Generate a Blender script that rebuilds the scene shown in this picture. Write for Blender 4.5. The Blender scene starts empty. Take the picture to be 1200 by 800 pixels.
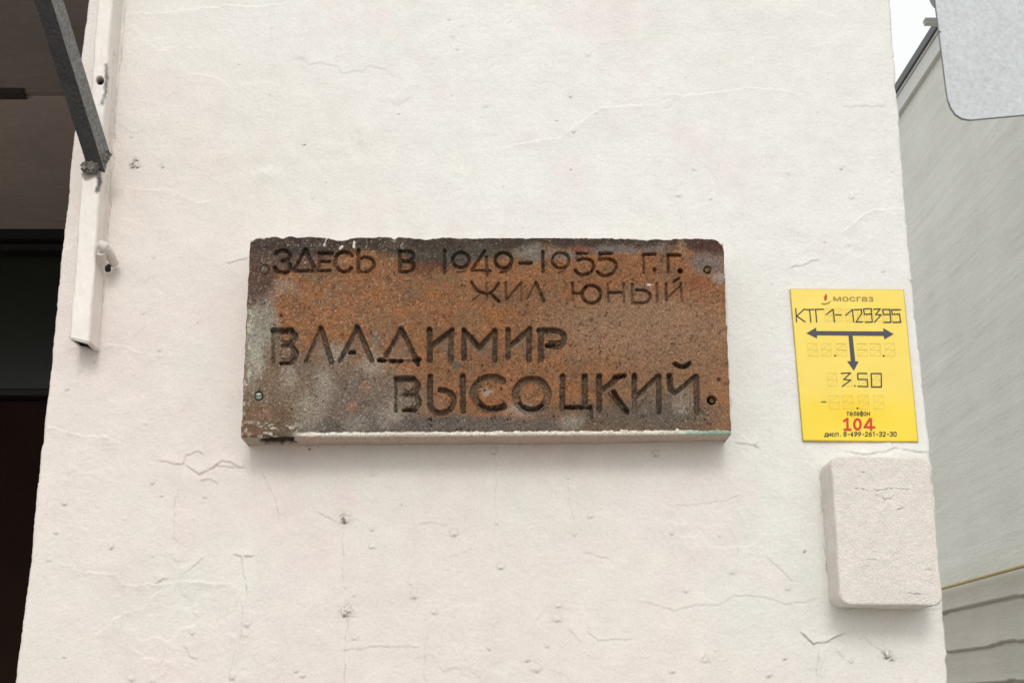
import bpy, bmesh, math, random
import numpy as np
from mathutils import Vector, Matrix, Euler
random.seed(7)
S = bpy.context.scene
COL = S.collection
R = math.radians

# ------------------------------------------------------------------ camera
F = 1666.67                                   # focal length in pixels of the 1200 px wide photograph
CAM = Vector((0.0, -1.81, 1.60))
cam_d = bpy.data.cameras.new('camera')
cam_d.sensor_width = 36.0
cam_d.lens = 50.0
cam_d.clip_start = 0.02
cam_d.clip_end = 500
cam = bpy.data.objects.new('camera', cam_d)
COL.objects.link(cam)
cam.location = CAM
cam.rotation_euler = Euler((R(90 + 14.5), 0, R(-0.35)), 'XYZ')
S.camera = cam
ROT = cam.rotation_euler.to_matrix()

# ------------------------------------------------------------------ world, sun, exposure
SUN_EL, SUN_AZ = 33.0, 0.0                    # behind thin cloud, straight out from the wall
w = bpy.data.worlds.new('World')
S.world = w
w.use_nodes = True
wn = w.node_tree
bg = wn.nodes['Background']
sky = wn.nodes.new('ShaderNodeTexSky')
sky.sky_type = 'NISHITA'
sky.sun_disc = False
sky.sun_elevation = R(SUN_EL)
sky.sun_rotation = R(180 + SUN_AZ)
sky.dust_density = 6.0
sky.ozone_density = 1.0
hs = wn.nodes.new('ShaderNodeHueSaturation')
hs.inputs['Saturation'].default_value = 0.16
wn.links.new(sky.outputs[0], hs.inputs['Color'])
cloud = wn.nodes.new('ShaderNodeMix')          # even white overcast over the clear sky
cloud.data_type = 'RGBA'
cloud.inputs['Factor'].default_value = 0.75
cloud.inputs['B'].default_value = (10.3, 10.4, 10.35, 1)
wn.links.new(hs.outputs[0], cloud.inputs['A'])
wn.links.new(cloud.outputs['Result'], bg.inputs['Color'])
bg.inputs['Strength'].default_value = 0.12
sl = bpy.data.lights.new('sun', 'SUN')
sl.energy = 0.88
sl.angle = R(16)
sl.color = (1.0, 0.98, 0.95)
so = bpy.data.objects.new('sun', sl)
COL.objects.link(so)
so.rotation_euler = Euler((R(90 - SUN_EL), 0, R(SUN_AZ)), 'XYZ')
so.location = (0, -4, 6)
S.view_settings.view_transform = 'Standard'
S.view_settings.look = 'None'
S.view_settings.exposure = -0.05
S.view_settings.gamma = 1.0

# ------------------------------------------------------------------ helpers
def ray(px, py):
    return ROT @ Vector(((px - 600) / F, (400 - py) / F, -1.0))

def P(px, py, y=0.0):
    """point of the plane y = const that the photograph shows at this measured place"""
    d = ray(px, py)
    return CAM + d * ((y - CAM.y) / d.y)

def PX(px, py, x):
    d = ray(px, py)
    return CAM + d * ((x - CAM.x) / d.x)

def PZ(px, py, z):
    d = ray(px, py)
    return CAM + d * ((z - CAM.z) / d.z)

RT = np.array(ROT).T
def measure(X, Y, Z):
    """where in the photograph a point lies, for the traced outlines and stains"""
    v = np.stack([X - CAM.x, Y - CAM.y, Z - CAM.z])
    c = np.tensordot(RT, v, axes=1)
    return 600 + F * c[0] / -c[2], 400 - F * c[1] / -c[2]

_rs = np.random.RandomState(3)
TAB = _rs.rand(256, 256)
def vn(x, y, seed=0):
    x = x + seed * 17.31
    y = y + seed * 9.77
    xi = np.floor(x).astype(np.int64); yi = np.floor(y).astype(np.int64)
    fx = x - xi; fy = y - yi
    fx = fx * fx * (3 - 2 * fx); fy = fy * fy * (3 - 2 * fy)
    a = TAB[xi & 255, yi & 255]; b = TAB[(xi + 1) & 255, yi & 255]
    c = TAB[xi & 255, (yi + 1) & 255]; d = TAB[(xi + 1) & 255, (yi + 1) & 255]
    return (a * (1 - fx) + b * fx) * (1 - fy) + (c * (1 - fx) + d * fx) * fy

def fbm(x, y, seed=0, o=4, g=0.5):
    s = 0; a = 1; t = 0
    for k in range(o):
        s = s + a * (vn(x * 2 ** k, y * 2 ** k, seed + k * 3) - 0.5)
        t += a; a *= g
    return s / t * 2          # about -1..1

def smooth(e0, e1, x):
    t = np.clip((x - e0) / (e1 - e0), 0, 1)
    return t * t * (3 - 2 * t)

def catmull(pts, n=5):
    if len(pts) < 3:
        return list(pts)
    q = [pts[0]] + list(pts) + [pts[-1]]
    out = []
    for i in range(1, len(q) - 2):
        p0, p1, p2, p3 = q[i - 1], q[i], q[i + 1], q[i + 2]
        for k in range(n):
            t = k / n
            out.append(tuple(0.5 * (2 * b + (c - a) * t + (2 * a - 5 * b + 4 * c - d) * t * t + (3 * b - a - 3 * c + d) * t ** 3)
                             for a, b, c, d in zip(p0, p1, p2, p3)))
    out.append(tuple(pts[-1]))
    return out

def seg_dist(QX, QY, pts, reach, fn):
    """calls fn(mask, distance, signed side, along) for points within reach of a polyline"""
    pts = np.array(pts, float)
    x0, y0 = pts.min(0) - reach; x1, y1 = pts.max(0) + reach
    m = (QX > x0) & (QX < x1) & (QY > y0) & (QY < y1)
    if not m.any():
        return
    qx = QX[m]; qy = QY[m]
    best = np.full(qx.shape, 1e9); sd = np.zeros(qx.shape); al = np.zeros(qx.shape)
    L = np.r_[0, np.cumsum(np.hypot(*(pts[1:] - pts[:-1]).T))]
    for k in range(len(pts) - 1):
        ax, ay = pts[k]; bx, by = pts[k + 1]
        dx, dy = bx - ax, by - ay
        l2 = dx * dx + dy * dy + 1e-9
        t = np.clip(((qx - ax) * dx + (qy - ay) * dy) / l2, 0, 1)
        ex = qx - ax - t * dx; ey = qy - ay - t * dy
        d = np.hypot(ex, ey)
        b = d < best
        best[b] = d[b]
        sd[b] = ((qx - ax) * dy - (qy - ay) * dx)[b]
        al[b] = (L[k] + t * math.sqrt(l2))[b] / L[-1]
    fn(m, best, np.sign(sd) * best, al)

def in_poly(QX, QY, poly):
    """signed distance, negative inside"""
    inside = np.zeros(QX.shape, bool); best = np.full(QX.shape, 1e9)
    n = len(poly)
    for k in range(n):
        ax, ay = poly[k]; bx, by = poly[(k + 1) % n]
        c = ((ay > QY) != (by > QY)) & (QX < (bx - ax) * (QY - ay) / (by - ay + 1e-12) + ax)
        inside ^= c
        dx, dy = bx - ax, by - ay
        t = np.clip(((QX - ax) * dx + (QY - ay) * dy) / (dx * dx + dy * dy + 1e-9), 0, 1)
        best = np.minimum(best, np.hypot(QX - ax - t * dx, QY - ay - t * dy))
    return np.where(inside, -best, best)

def lin(*c):
    return tuple((v / 255 / 12.92) if v <= 10 else ((v / 255 + 0.055) / 1.055) ** 2.4 for v in c)

def material(name, color=None, attr=None, rough=0.8, metal=0.0, spec=0.4, bump=None, vary=None, gain=None):
    """bump = list of (scale, detail, distance, stretch xyz); vary = (scale, amount, detail)"""
    m = bpy.data.materials.new(name); m.use_nodes = True
    nt = m.node_tree; N = nt.nodes; L = nt.links
    b = N['Principled BSDF']
    b.inputs['Roughness'].default_value = rough
    b.inputs['Metallic'].default_value = metal
    b.inputs['Specular IOR Level'].default_value = spec
    tc = N.new('ShaderNodeTexCoord')
    if attr:
        a = N.new('ShaderNodeAttribute'); a.attribute_name = attr
        src = a.outputs['Color']
    else:
        rgb = N.new('ShaderNodeRGB'); rgb.outputs[0].default_value = (*color, 1)
        src = rgb.outputs[0]
    for (sc, amt, det) in (vary or []):
        n = N.new('ShaderNodeTexNoise'); n.inputs['Scale'].default_value = sc; n.inputs['Detail'].default_value = det
        L.new(tc.outputs['Object'], n.inputs['Vector'])
        mr = N.new('ShaderNodeMapRange')
        mr.inputs['From Min'].default_value = 0.25; mr.inputs['From Max'].default_value = 0.75
        mr.inputs['To Min'].default_value = 1 - amt; mr.inputs['To Max'].default_value = 1 + amt
        L.new(n.outputs['Fac'], mr.inputs['Value'])
        vm = N.new('ShaderNodeVectorMath'); vm.operation = 'SCALE'
        L.new(src, vm.inputs[0]); L.new(mr.outputs[0], vm.inputs['Scale'])
        src = vm.outputs[0]
    L.new(src, b.inputs['Base Color'])
    prev = None
    for (sc, det, dist, st) in (bump or []):
        mp = N.new('ShaderNodeMapping'); mp.inputs['Scale'].default_value = st
        n = N.new('ShaderNodeTexNoise'); n.inputs['Scale'].default_value = sc; n.inputs['Detail'].default_value = det
        L.new(tc.outputs['Object'], mp.inputs['Vector']); L.new(mp.outputs[0], n.inputs['Vector'])
        bp = N.new('ShaderNodeBump'); bp.inputs['Strength'].default_value = 1.0
        bp.inputs['Distance'].default_value = dist
        L.new(n.outputs['Fac'], bp.inputs['Height'])
        if prev: L.new(prev.outputs[0], bp.inputs['Normal'])
        prev = bp
    if prev: L.new(prev.outputs[0], b.inputs['Normal'])
    return m

def tag(o, label=None, cat=None, group=None, kind=None):
    if label: o['label'] = label
    if cat: o['category'] = cat
    if group: o['group'] = group
    if kind: o['kind'] = kind
    return o

def empty(name, loc, label, cat, group=None):
    o = bpy.data.objects.new(name, None); COL.objects.link(o)
    o.location = loc; o.empty_display_size = 0.05
    return tag(o, label, cat, group)

def link(name, me, mat, parent=None):
    o = bpy.data.objects.new(name, me); COL.objects.link(o)
    if mat and not me.materials: me.materials.append(mat)
    if parent:
        o.parent = parent
        o.matrix_parent_inverse = Matrix.Translation(-parent.location)
    return o

def grid(name, X, Y, Z, mat, parent=None, color=None, attr='tone', flip=False):
    nr, nc = X.shape
    me = bpy.data.meshes.new(name)
    co = np.stack([X, Y, Z], -1).reshape(-1, 3).astype(np.float32)
    i = np.arange(nr * nc, dtype=np.int32).reshape(nr, nc)
    q = np.stack([i[:-1, :-1], i[:-1, 1:], i[1:, 1:], i[1:, :-1]], -1).reshape(-1, 4)
    if flip: q = q[:, ::-1]
    me.vertices.add(nr * nc); me.vertices.foreach_set('co', co.ravel())
    me.loops.add(q.size); me.loops.foreach_set('vertex_index', np.ascontiguousarray(q).ravel())
    me.polygons.add(len(q)); me.polygons.foreach_set('loop_start', np.arange(0, q.size, 4, dtype=np.int32))
    me.polygons.foreach_set('loop_total', np.full(len(q), 4, np.int32))
    me.update(calc_edges=True)
    me.polygons.foreach_set('use_smooth', np.ones(len(q), bool))
    if color is not None:
        a = me.attributes.new(attr, 'FLOAT_COLOR', 'POINT')
        c = np.concatenate([color.reshape(-1, 3), np.ones((nr * nc, 1))], 1).astype(np.float32)
        a.data.foreach_set('color', c.ravel())
    return link(name, me, mat, parent)

def poly_mesh(name, verts, faces, mat, parent=None, bevel=0, smooth_=False, seg=2):
    me = bpy.data.meshes.new(name)
    me.from_pydata([tuple(v) for v in verts], [], faces)
    bm = bmesh.new(); bm.from_mesh(me)
    if bevel:
        bmesh.ops.bevel(bm, geom=list(bm.edges), offset=bevel, segments=seg, profile=0.5, affect='EDGES')
    bmesh.ops.recalc_face_normals(bm, faces=bm.faces)
    bm.to_mesh(me); bm.free()
    if smooth_:
        for p in me.polygons: p.use_smooth = True
    return link(name, me, mat, parent)

def box(name, lo, hi, mat, parent=None, bevel=0):
    (a, b, c), (d, e, f) = lo, hi
    v = [(a, b, c), (d, b, c), (d, e, c), (a, e, c), (a, b, f), (d, b, f), (d, e, f), (a, e, f)]
    fs = [(0, 1, 2, 3), (4, 5, 6, 7), (0, 1, 5, 4), (1, 2, 6, 5), (2, 3, 7, 6), (3, 0, 4, 7)]
    return poly_mesh(name, v, fs, mat, parent, bevel)

def extrude(name, pts, dy, mat, parent=None, bevel=0, dirv=None):
    """a flat outline (world points) given thickness along y"""
    n = len(pts); dv = Vector((0, dy, 0)) if dirv is None else dirv
    v = [Vector(p) for p in pts] + [Vector(p) + dv for p in pts]
    fs = [tuple(range(n)), tuple(range(2 * n - 1, n - 1, -1))] + [(i, (i + 1) % n, n + (i + 1) % n, n + i) for i in range(n)]
    return poly_mesh(name, v, fs, mat, parent, bevel)

def tube(name, pts, rad, mat, parent=None, seg=12, cap=True):
    pts = [Vector(p) for p in pts]
    if not hasattr(rad, '__len__'): rad = [rad] * len(pts)
    v = []; fs = []
    for i, p in enumerate(pts):
        t = (pts[min(i + 1, len(pts) - 1)] - pts[max(i - 1, 0)]).normalized()
        u = t.orthogonal().normalized() if i == 0 else (u - t * u.dot(t)).normalized()
        b = t.cross(u)
        for k in range(seg):
            a = 2 * math.pi * k / seg
            v.append(p + (u * math.cos(a) + b * math.sin(a)) * rad[i])
    for i in range(len(pts) - 1):
        for k in range(seg):
            fs.append((i * seg + k, i * seg + (k + 1) % seg, (i + 1) * seg + (k + 1) % seg, (i + 1) * seg + k))
    if cap:
        fs.append(tuple(range(seg))); fs.append(tuple(range((len(pts) - 1) * seg, len(pts) * seg)))
    return poly_mesh(name, v, fs, mat, parent, smooth_=False)

# ------------------------------------------------------------------ materials
M_wall = material('painted_plaster', attr='tone', rough=0.62, spec=0.3,
                  vary=[(35, 0.03, 4), (300, 0.055, 4)],
                  bump=[(260, 4, 0.0006, (1, 1, 1.15)), (900, 3, 0.00022, (1, 1, 1))])
M_plaque = material('weathered_cast_stone', attr='tone', rough=0.88, spec=0.25,
                    vary=[(260, 0.20, 4), (900, 0.40, 3)],
                    bump=[(700, 4, 0.0011, (1, 1, 1)), (1800, 2, 0.0005, (1, 1, 1))])
M_block = material('rough_painted_block', attr='tone', rough=0.75, spec=0.25,
                   vary=[(60, 0.05, 4), (420, 0.13, 4)],
                   bump=[(420, 6, 0.0013, (1, 1, 1)), (1700, 2, 0.0004, (1, 1, 1))])
M_channel = material('white_painted_steel', attr='tone', rough=0.45, spec=0.45,
                     vary=[(50, 0.03, 4)], bump=[(160, 3, 0.0010, (1, 1, 0.5)), (700, 2, 0.0002, (1, 1, 1))])
M_whitesteel = material('thick_white_paint', (0.66, 0.61, 0.57), rough=0.5, vary=[(90, 0.05, 4)],
                        bump=[(260, 4, 0.0018, (1, 1, 1))])
M_strut = material('dark_grey_painted_steel', (0.058, 0.060, 0.062), rough=0.42, spec=0.5,
                   vary=[(30, 0.25, 4), (300, 0.35, 4)], bump=[(220, 4, 0.0022, (1, 1, 0.6)), (900, 2, 0.0004, (1, 1, 1))])
M_strut2 = material('lit_flank_grey_steel', (0.17, 0.17, 0.165), rough=0.5, vary=[(25, 0.25, 4), (260, 0.5, 4)], bump=[(220, 4, 0.0022, (1, 1, 0.6))])
M_weld = material('rusty_weld', (0.20, 0.185, 0.165), rough=0.8, vary=[(130, 0.95, 4), (500, 0.5, 2)],
                  bump=[(300, 4, 0.003, (1, 1, 1))])
M_yellow = material('faded_yellow_plastic', attr='tone', rough=0.33, spec=0.5, vary=[(25, 0.02, 3)],
                    bump=[(14, 2, 0.002, (1, 1, 1))])
M_ink = material('black_marker_ink', (0.020, 0.018, 0.028), rough=0.5)
M_arrow = material('dark_blue_grey_print', (0.052, 0.050, 0.072), rough=0.4)
M_ghost = material('faint_brown_print', (0.70, 0.54, 0.11), rough=0.5)
M_logo = material('brown_print', (0.36, 0.20, 0.045), rough=0.4)
M_red = material('faded_red_print', (0.56, 0.040, 0.012), rough=0.4)
M_black = material('black_print', (0.035, 0.03, 0.02), rough=0.4)
M_screw = material('green_grey_zinc', (0.30, 0.34, 0.31), rough=0.5, metal=0.6, vary=[(300, 0.3, 3)], bump=[(700, 3, 0.0006, (1, 1, 1))])
M_brass = material('brown_brass', (0.22, 0.15, 0.07), rough=0.5, metal=0.5, vary=[(300, 0.3, 3)], bump=[(700, 3, 0.0006, (1, 1, 1))])
M_side = material('grey_green_painted_masonry', attr='tone', rough=0.8, spec=0.25, vary=[(4, 0.05, 5), (50, 0.04, 4)],
                  bump=[(34, 4, 0.0014, (1, 0.30, 2.4)), (130, 3, 0.0012, (1, 0.4, 1.5))])
M_cap = material('dark_grey_sheet_metal', (0.10, 0.11, 0.115), rough=0.5, metal=0.2, vary=[(8, 0.1, 3)])
M_fascia = material('pale_grey_sheet_metal', (0.72, 0.73, 0.70), rough=0.5, vary=[(8, 0.05, 3)])
M_pipe = material('yellow_gas_paint', (0.45, 0.33, 0.09), rough=0.5, vary=[(40, 0.1, 3)])
M_galv = material('galvanised_sheet', (0.60, 0.635, 0.665), rough=0.5, metal=0.0, spec=0.5,
                  vary=[(10, 0.05, 4), (130, 0.13, 3)], bump=[(230, 2, 0.0008, (1, 1, 1))])
M_galvedge = material('dull_grey_steel', (0.22, 0.23, 0.23), rough=0.5, metal=0.4, vary=[(60, 0.1, 3)])
M_rim = material('grey_folded_rim', (0.38, 0.40, 0.41), rough=0.5, vary=[(60, 0.1, 3)])
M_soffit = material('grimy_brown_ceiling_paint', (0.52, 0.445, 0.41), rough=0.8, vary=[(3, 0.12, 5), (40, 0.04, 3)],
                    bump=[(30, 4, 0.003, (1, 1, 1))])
M_soffit2 = material('darker_brown_ceiling_paint', (0.32, 0.28, 0.262), rough=0.8, vary=[(3, 0.15, 5), (40, 0.04, 3)], bump=[(30, 4, 0.003, (1, 1, 1))])  # darker brown for the ceiling panel nearer the street
M_darkwood = material('dark_brown_door_paint', (0.022, 0.012, 0.008), rough=0.8, spec=0.08, vary=[(6, 0.15, 3)], bump=[(60, 3, 0.001, (1, 1, 0.1))])
M_frame = material('black_frame_paint', (0.010, 0.010, 0.009), rough=0.6, vary=[(10, 0.2, 3)])
M_glass = material('dirty_dark_green_glass', (0.016, 0.021, 0.014), rough=0.25, spec=0.3, vary=[(5, 0.2, 3)])
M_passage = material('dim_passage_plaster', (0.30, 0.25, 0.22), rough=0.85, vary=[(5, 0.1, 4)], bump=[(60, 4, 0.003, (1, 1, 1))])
M_passage2 = material('painted_gap_shade', (0.06, 0.05, 0.045), rough=0.85, vary=[(5, 0.1, 4)])
M_plain = material('pinkish_white_plaster', (0.73, 0.67, 0.62), rough=0.7, vary=[(6, 0.05, 5)], bump=[(60, 4, 0.002, (1, 1, 1))])
M_ground = material('grey_asphalt_pavement', (0.33, 0.30, 0.27), rough=0.9, vary=[(3, 0.1, 5), (90, 0.2, 3)], bump=[(120, 4, 0.004, (1, 1, 1))])

# ------------------------------------------------------------------ ground
g = box('pavement', (-40, -40, -0.3), (40, 40, 0.0), M_ground)
tag(g, kind='structure')

# ------------------------------------------------------------------ the plastered wall pier
LEFT = [(103, 0), (95, 60), (88, 140), (85, 165), (81, 200), (79, 235), (73, 280), (67, 340), (61.5, 400), (57, 450), (47, 530), (41, 588), (34, 665), (22, 755), (17, 800)]
RIGHT = [(1043.6, 0), (1052, 111), (1056.5, 168), (1060, 230), (1069, 322), (1076, 390), (1082.5, 458), (1089, 505), (1094, 560), (1105, 700), (1108.6, 742), (1112, 800)]
def edge(pts):
    w_ = [P(x, y, 0) for x, y in pts]
    w_.sort(key=lambda p: p.z)
    return np.array([p.z for p in w_]), np.array([p.x for p in w_])
lz, lx = edge(LEFT); rz, rx = edge(RIGHT)
def wall_ground():
    z = np.concatenate([np.linspace(-0.02, 1.60, 50)[:-1], np.arange(1.60, 2.60, 0.00130), np.linspace(2.60, 5.2, 60)])
    nu = 960
    u = np.linspace(0, 1, nu)
    le = np.interp(z, lz, lx) + 0.0009 * fbm(z * 55, z * 0 + 3.3, 5, 4) + 0.0010 * np.abs(fbm(z * 160, z * 0, 9, 2))
    re = np.interp(z, rz, rx) + 0.0012 * fbm(z * 45, z * 0 + 1.3, 6, 4) - 0.0022 * np.clip(fbm(z * 120, z * 0, 19, 2), 0, 1)
    X = le[:, None] + (re - le)[:, None] * u[None, :]
    Z = np.repeat(z[:, None], nu, 1)
    QX, QY = measure(X, np.zeros_like(X), Z)
    # relief in metres, positive towards the street
    H = 0.0013 * fbm(X * 9, Z * 9, 1, 3) + 0.0005 * fbm(X * 34, Z * 40, 2, 3) + 0.00026 * fbm(X * 130, Z * 150, 3, 4, .6)
    lumpy = smooth(-0.1, 0.5, fbm(X * 7, Z * 7, 31, 3))
    H += 0.00026 * (0.35 + lumpy) * fbm(X * 150, Z * 190, 4, 3, .65)
    H += 0.00022 * fbm(X * 260, Z * 280, 44, 2) * smooth(-.5, .4, fbm(X * 6, Z * 6, 35, 3))
    ter = fbm(X * 4.2, Z * 5.2, 201, 5, .58)                        # edges of old paint layers
    tm = smooth(-.05, .35, fbm(X * 5.5, Z * 5.5, 207, 3))
    H += 0.00075 * tm * smooth(-.012, .012, ter - .10) + 0.0006 * (1 - tm) * smooth(.012, -.012, ter + .17) * smooth(0, .4, fbm(X * 7, Z * 7, 209, 2))
    ter2 = fbm(X * 9, Z * 8, 211, 4, .6)
    H += 0.0005 * smooth(-.02, .02, ter2 - .25) * smooth(.0, .4, fbm(X * 4, Z * 4, 213, 2))
    H += 0.00010 * fbm(X * 22 + Z * 12, Z * 330, 8, 2) * smooth(0.2, -0.4, fbm(X * 5, Z * 5, 33, 2))   # brush marks
    dirt_shade = np.zeros_like(X)
    wx = QX + 3.2 * fbm(QX / 13, QY / 13, 41, 4, .62); wy = QY + 3.2 * fbm(QX / 13, QY / 13, 47, 4, .62)
    # old layers of paint that broke and were painted over: a lip on one side, a drop on the other
    cracks = [  # points, lip height mm, groove mm, dirt
        ([(150, 15), (200, 14), (262, 6), (300, 9), (335, 3)], 0.9, 0.4, .15), ([(318, 12), (319, 40), (325, 85)], 0.6, 0.4, .1),
        ([(134, 220), (165, 221), (200, 221), (232, 237), (250, 234)], 0.9, 0.4, .15),
        ([(585, 172), (600, 170), (625, 163), (655, 161), (672, 146), (705, 127), (740, 123), (775, 124)], 0.9, 0.3, .12),
        ([(770, 110), (810, 111), (845, 108), (870, 103), (905, 103), (940, 110)], 0.7, 0.2, .1),
        ([(985, 272), (1005, 255), (1022, 245), (1062, 244)], 1.3, 0.5, .25), ([(925, 314), (960, 304)], 1.0, 0.4, .15),
        ([(985, 124), (1040, 125)], 0.5, 0.2, .05), ([(120, 402), (150, 406), (180, 416), (213, 414)], 1.1, 0.5, .3),
        ([(50, 498), (90, 508), (125, 512), (145, 520)], 1.0, 0.4, .2),
        ([(185, 540), (215, 544), (218, 533), (232, 529), (240, 533)], 1.3, 0.6, .25),
        ([(215, 543), (235, 555), (250, 550), (262, 540), (287, 548)], 1.4, 0.5, .2), ([(250, 545), (268, 548), (287, 546)], 0.8, 0.4, .25),
        ([(215, 546), (212, 562), (205, 592), (203, 632)], 0.8, 0.7, .4), ([(235, 562), (248, 562), (256, 568)], 0.8, 0.6, .4),
        ([(72, 658), (100, 668), (135, 672), (148, 686), (190, 682), (230, 681), (270, 684)], 1.5, 0.7, .3),
        ([(193, 683), (170, 708), (145, 718), (110, 745)], 1.1, 0.6, .3), ([(182, 682), (198, 677)], 1.2, .6, .3),
        ([(140, 728), (150, 755), (170, 770), (190, 772)], 1.0, 0.3, .2), ([(192, 770), (186, 782), (175, 800)], 0.9, 0.7, .5),
        ([(216, 672), (240, 652)], 0.6, 0.2, .1), ([(215, 755), (222, 768), (232, 773)], 0.7, 0.3, .2),
        ([(272, 648), (283, 652), (290, 690), (287, 715)], 0.7, 0.6, .4), ([(284, 700), (284, 740), (275, 765), (268, 800)], 0.8, 0.5, .3),
        ([(286, 652), (299, 651)], 1.0, 0.8, .5), ([(307, 552), (315, 572), (325, 590), (325, 605)], 0.6, 0.5, .4),
        ([(402, 622), (401, 660), (402, 690)], 0.6, 0.6, .35), ([(407, 722), (405, 760), (403, 802)], 0.7, 0.7, .5),
        ([(370, 598), (382, 606), (396, 612)], 0.6, 0.4, .3), ([(580, 528), (581, 575), (580, 612)], 0.5, 0.5, .3),
        ([(507, 718), (499, 745), (497, 802)], 0.8, 0.4, .25), ([(400, 762), (440, 757), (497, 758)], 0.6, 0.2, .1),
        ([(490, 612), (505, 611), (525, 616)], 0.5, 0.2, .1), ([(665, 566), (668, 590), (672, 610)], 0.5, 0.3, .2),
        ([(740, 700), (762, 707), (790, 715), (812, 708), (845, 708), (860, 696), (890, 700), (920, 708), (962, 700)], 0.5, 0.3, .14),
        ([(688, 728), (692, 742), (700, 750), (745, 748)], 0.7, 0.3, .15), ([(665, 735), (680, 750)], 0.6, 0.3, .2),
        ([(938, 738), (944, 748), (952, 756), (966, 752), (990, 742)], 1.9, 1.0, .5), ([(958, 756), (960, 770), (956, 792)], 0.8, 0.7, .45),
        ([(862, 519), (878, 521), (892, 525)], 1.0, 0.8, .5), ([(990, 528), (1015, 533), (1050, 526), (1090, 531)], 1.3, 0.8, .4),
        ([(1035, 512), (1050, 528), (1062, 524)], 1.0, 0.7, .35), ([(768, 588), (790, 598), (808, 616)], 0.7, 0.1, 0), ([(862, 588), (870, 605), (880, 630)], 0.9, 0.1, 0),
        ([(898, 650), (915, 668), (930, 682)], 0.7, 0.1, 0), ([(857, 620), (867, 655)], 0.5, 0.3, .2), ([(685, 646), (715, 656)], 0.6, 0.2, .1),
        ([(265, 308), (278, 306), (291, 304)], 0.8, 0.4, .25), ([(118, 340), (119, 352)], .8, .3, .2), ([(1006, 700), (1040, 712)], .7, .4, .2),
        ([(790, 592), (830, 590), (870, 580)], 0.5, 0.1, 0), ([(975, 540), (968, 600), (975, 660)], .5, .3, .2),
        ([(820, 775), (826, 768), (834, 776)], .7, .4, .2), ([(520, 655), (560, 640)], .3, .1, .0),
        ([(92, 410), (91.5, 424), (91, 437)], 1.2, .2, .05), ([(961, 545), (963, 600), (968, 655), (973, 695), (984, 713)], .5, 1.0, .85),
        ([(984, 713), (1010, 713), (1060, 714), (1102, 714)], .3, .6, .45), ([(148, 0), (143, 60), (137, 118), (129, 235), (123, 320), (117, 402)], .5, .8, .55),
        ([(848, 300), (852, 400), (857, 500)], .9, .4, .15), ([(1012, 745), (1030, 762), (1046, 770)], .8, .5, .35), ([(980, 762), (990, 772)], .7, .4, .3),
    ]
    for ci, (pts, lip, gr, di) in enumerate(cracks):
        cp = pts[::-1] if ci in (0, 1, 2, 3, 4, 5, 8, 9, 15, 18, 41, 42, 43) else pts
        def f(m, d, s, al, lip=lip, gr=gr, di=di):
            fade = np.clip(np.minimum(al, 1 - al) * 9 + 0.15, 0, 1)
            irr = 0.6 + 0.7 * vn(QX[m] / 9, QY[m] / 9, 61)
            h = 1.45 * np.where(s < 0, 0, 1) * np.exp(-d / 7.5) * lip * irr * smooth(-0.2, 0.7, s)
            h += np.where(s < 0, -1, 0) * np.exp(-d / 4.0) * lip * 0.45
            h -= gr * .5 * np.exp(-(d / 0.7) ** 2) * irr * (0.3 + vn(QX[m] / 5, QY[m] / 5, 67))
            H[m] += 0.001 * h * fade * 0.9
            brk = smooth(.35, .75, vn(QX[m] / 7, QY[m] / 7, 63))
            dirt_shade[m] = np.maximum(dirt_shade[m], di * .62 * np.exp(-(d / 0.62) ** 2) * fade * (0.12 + brk))  # dirt in the crack plus the thin shadow of its lip, painted dark
        seg_dist(wx, wy, cp, 26, f)
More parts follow.
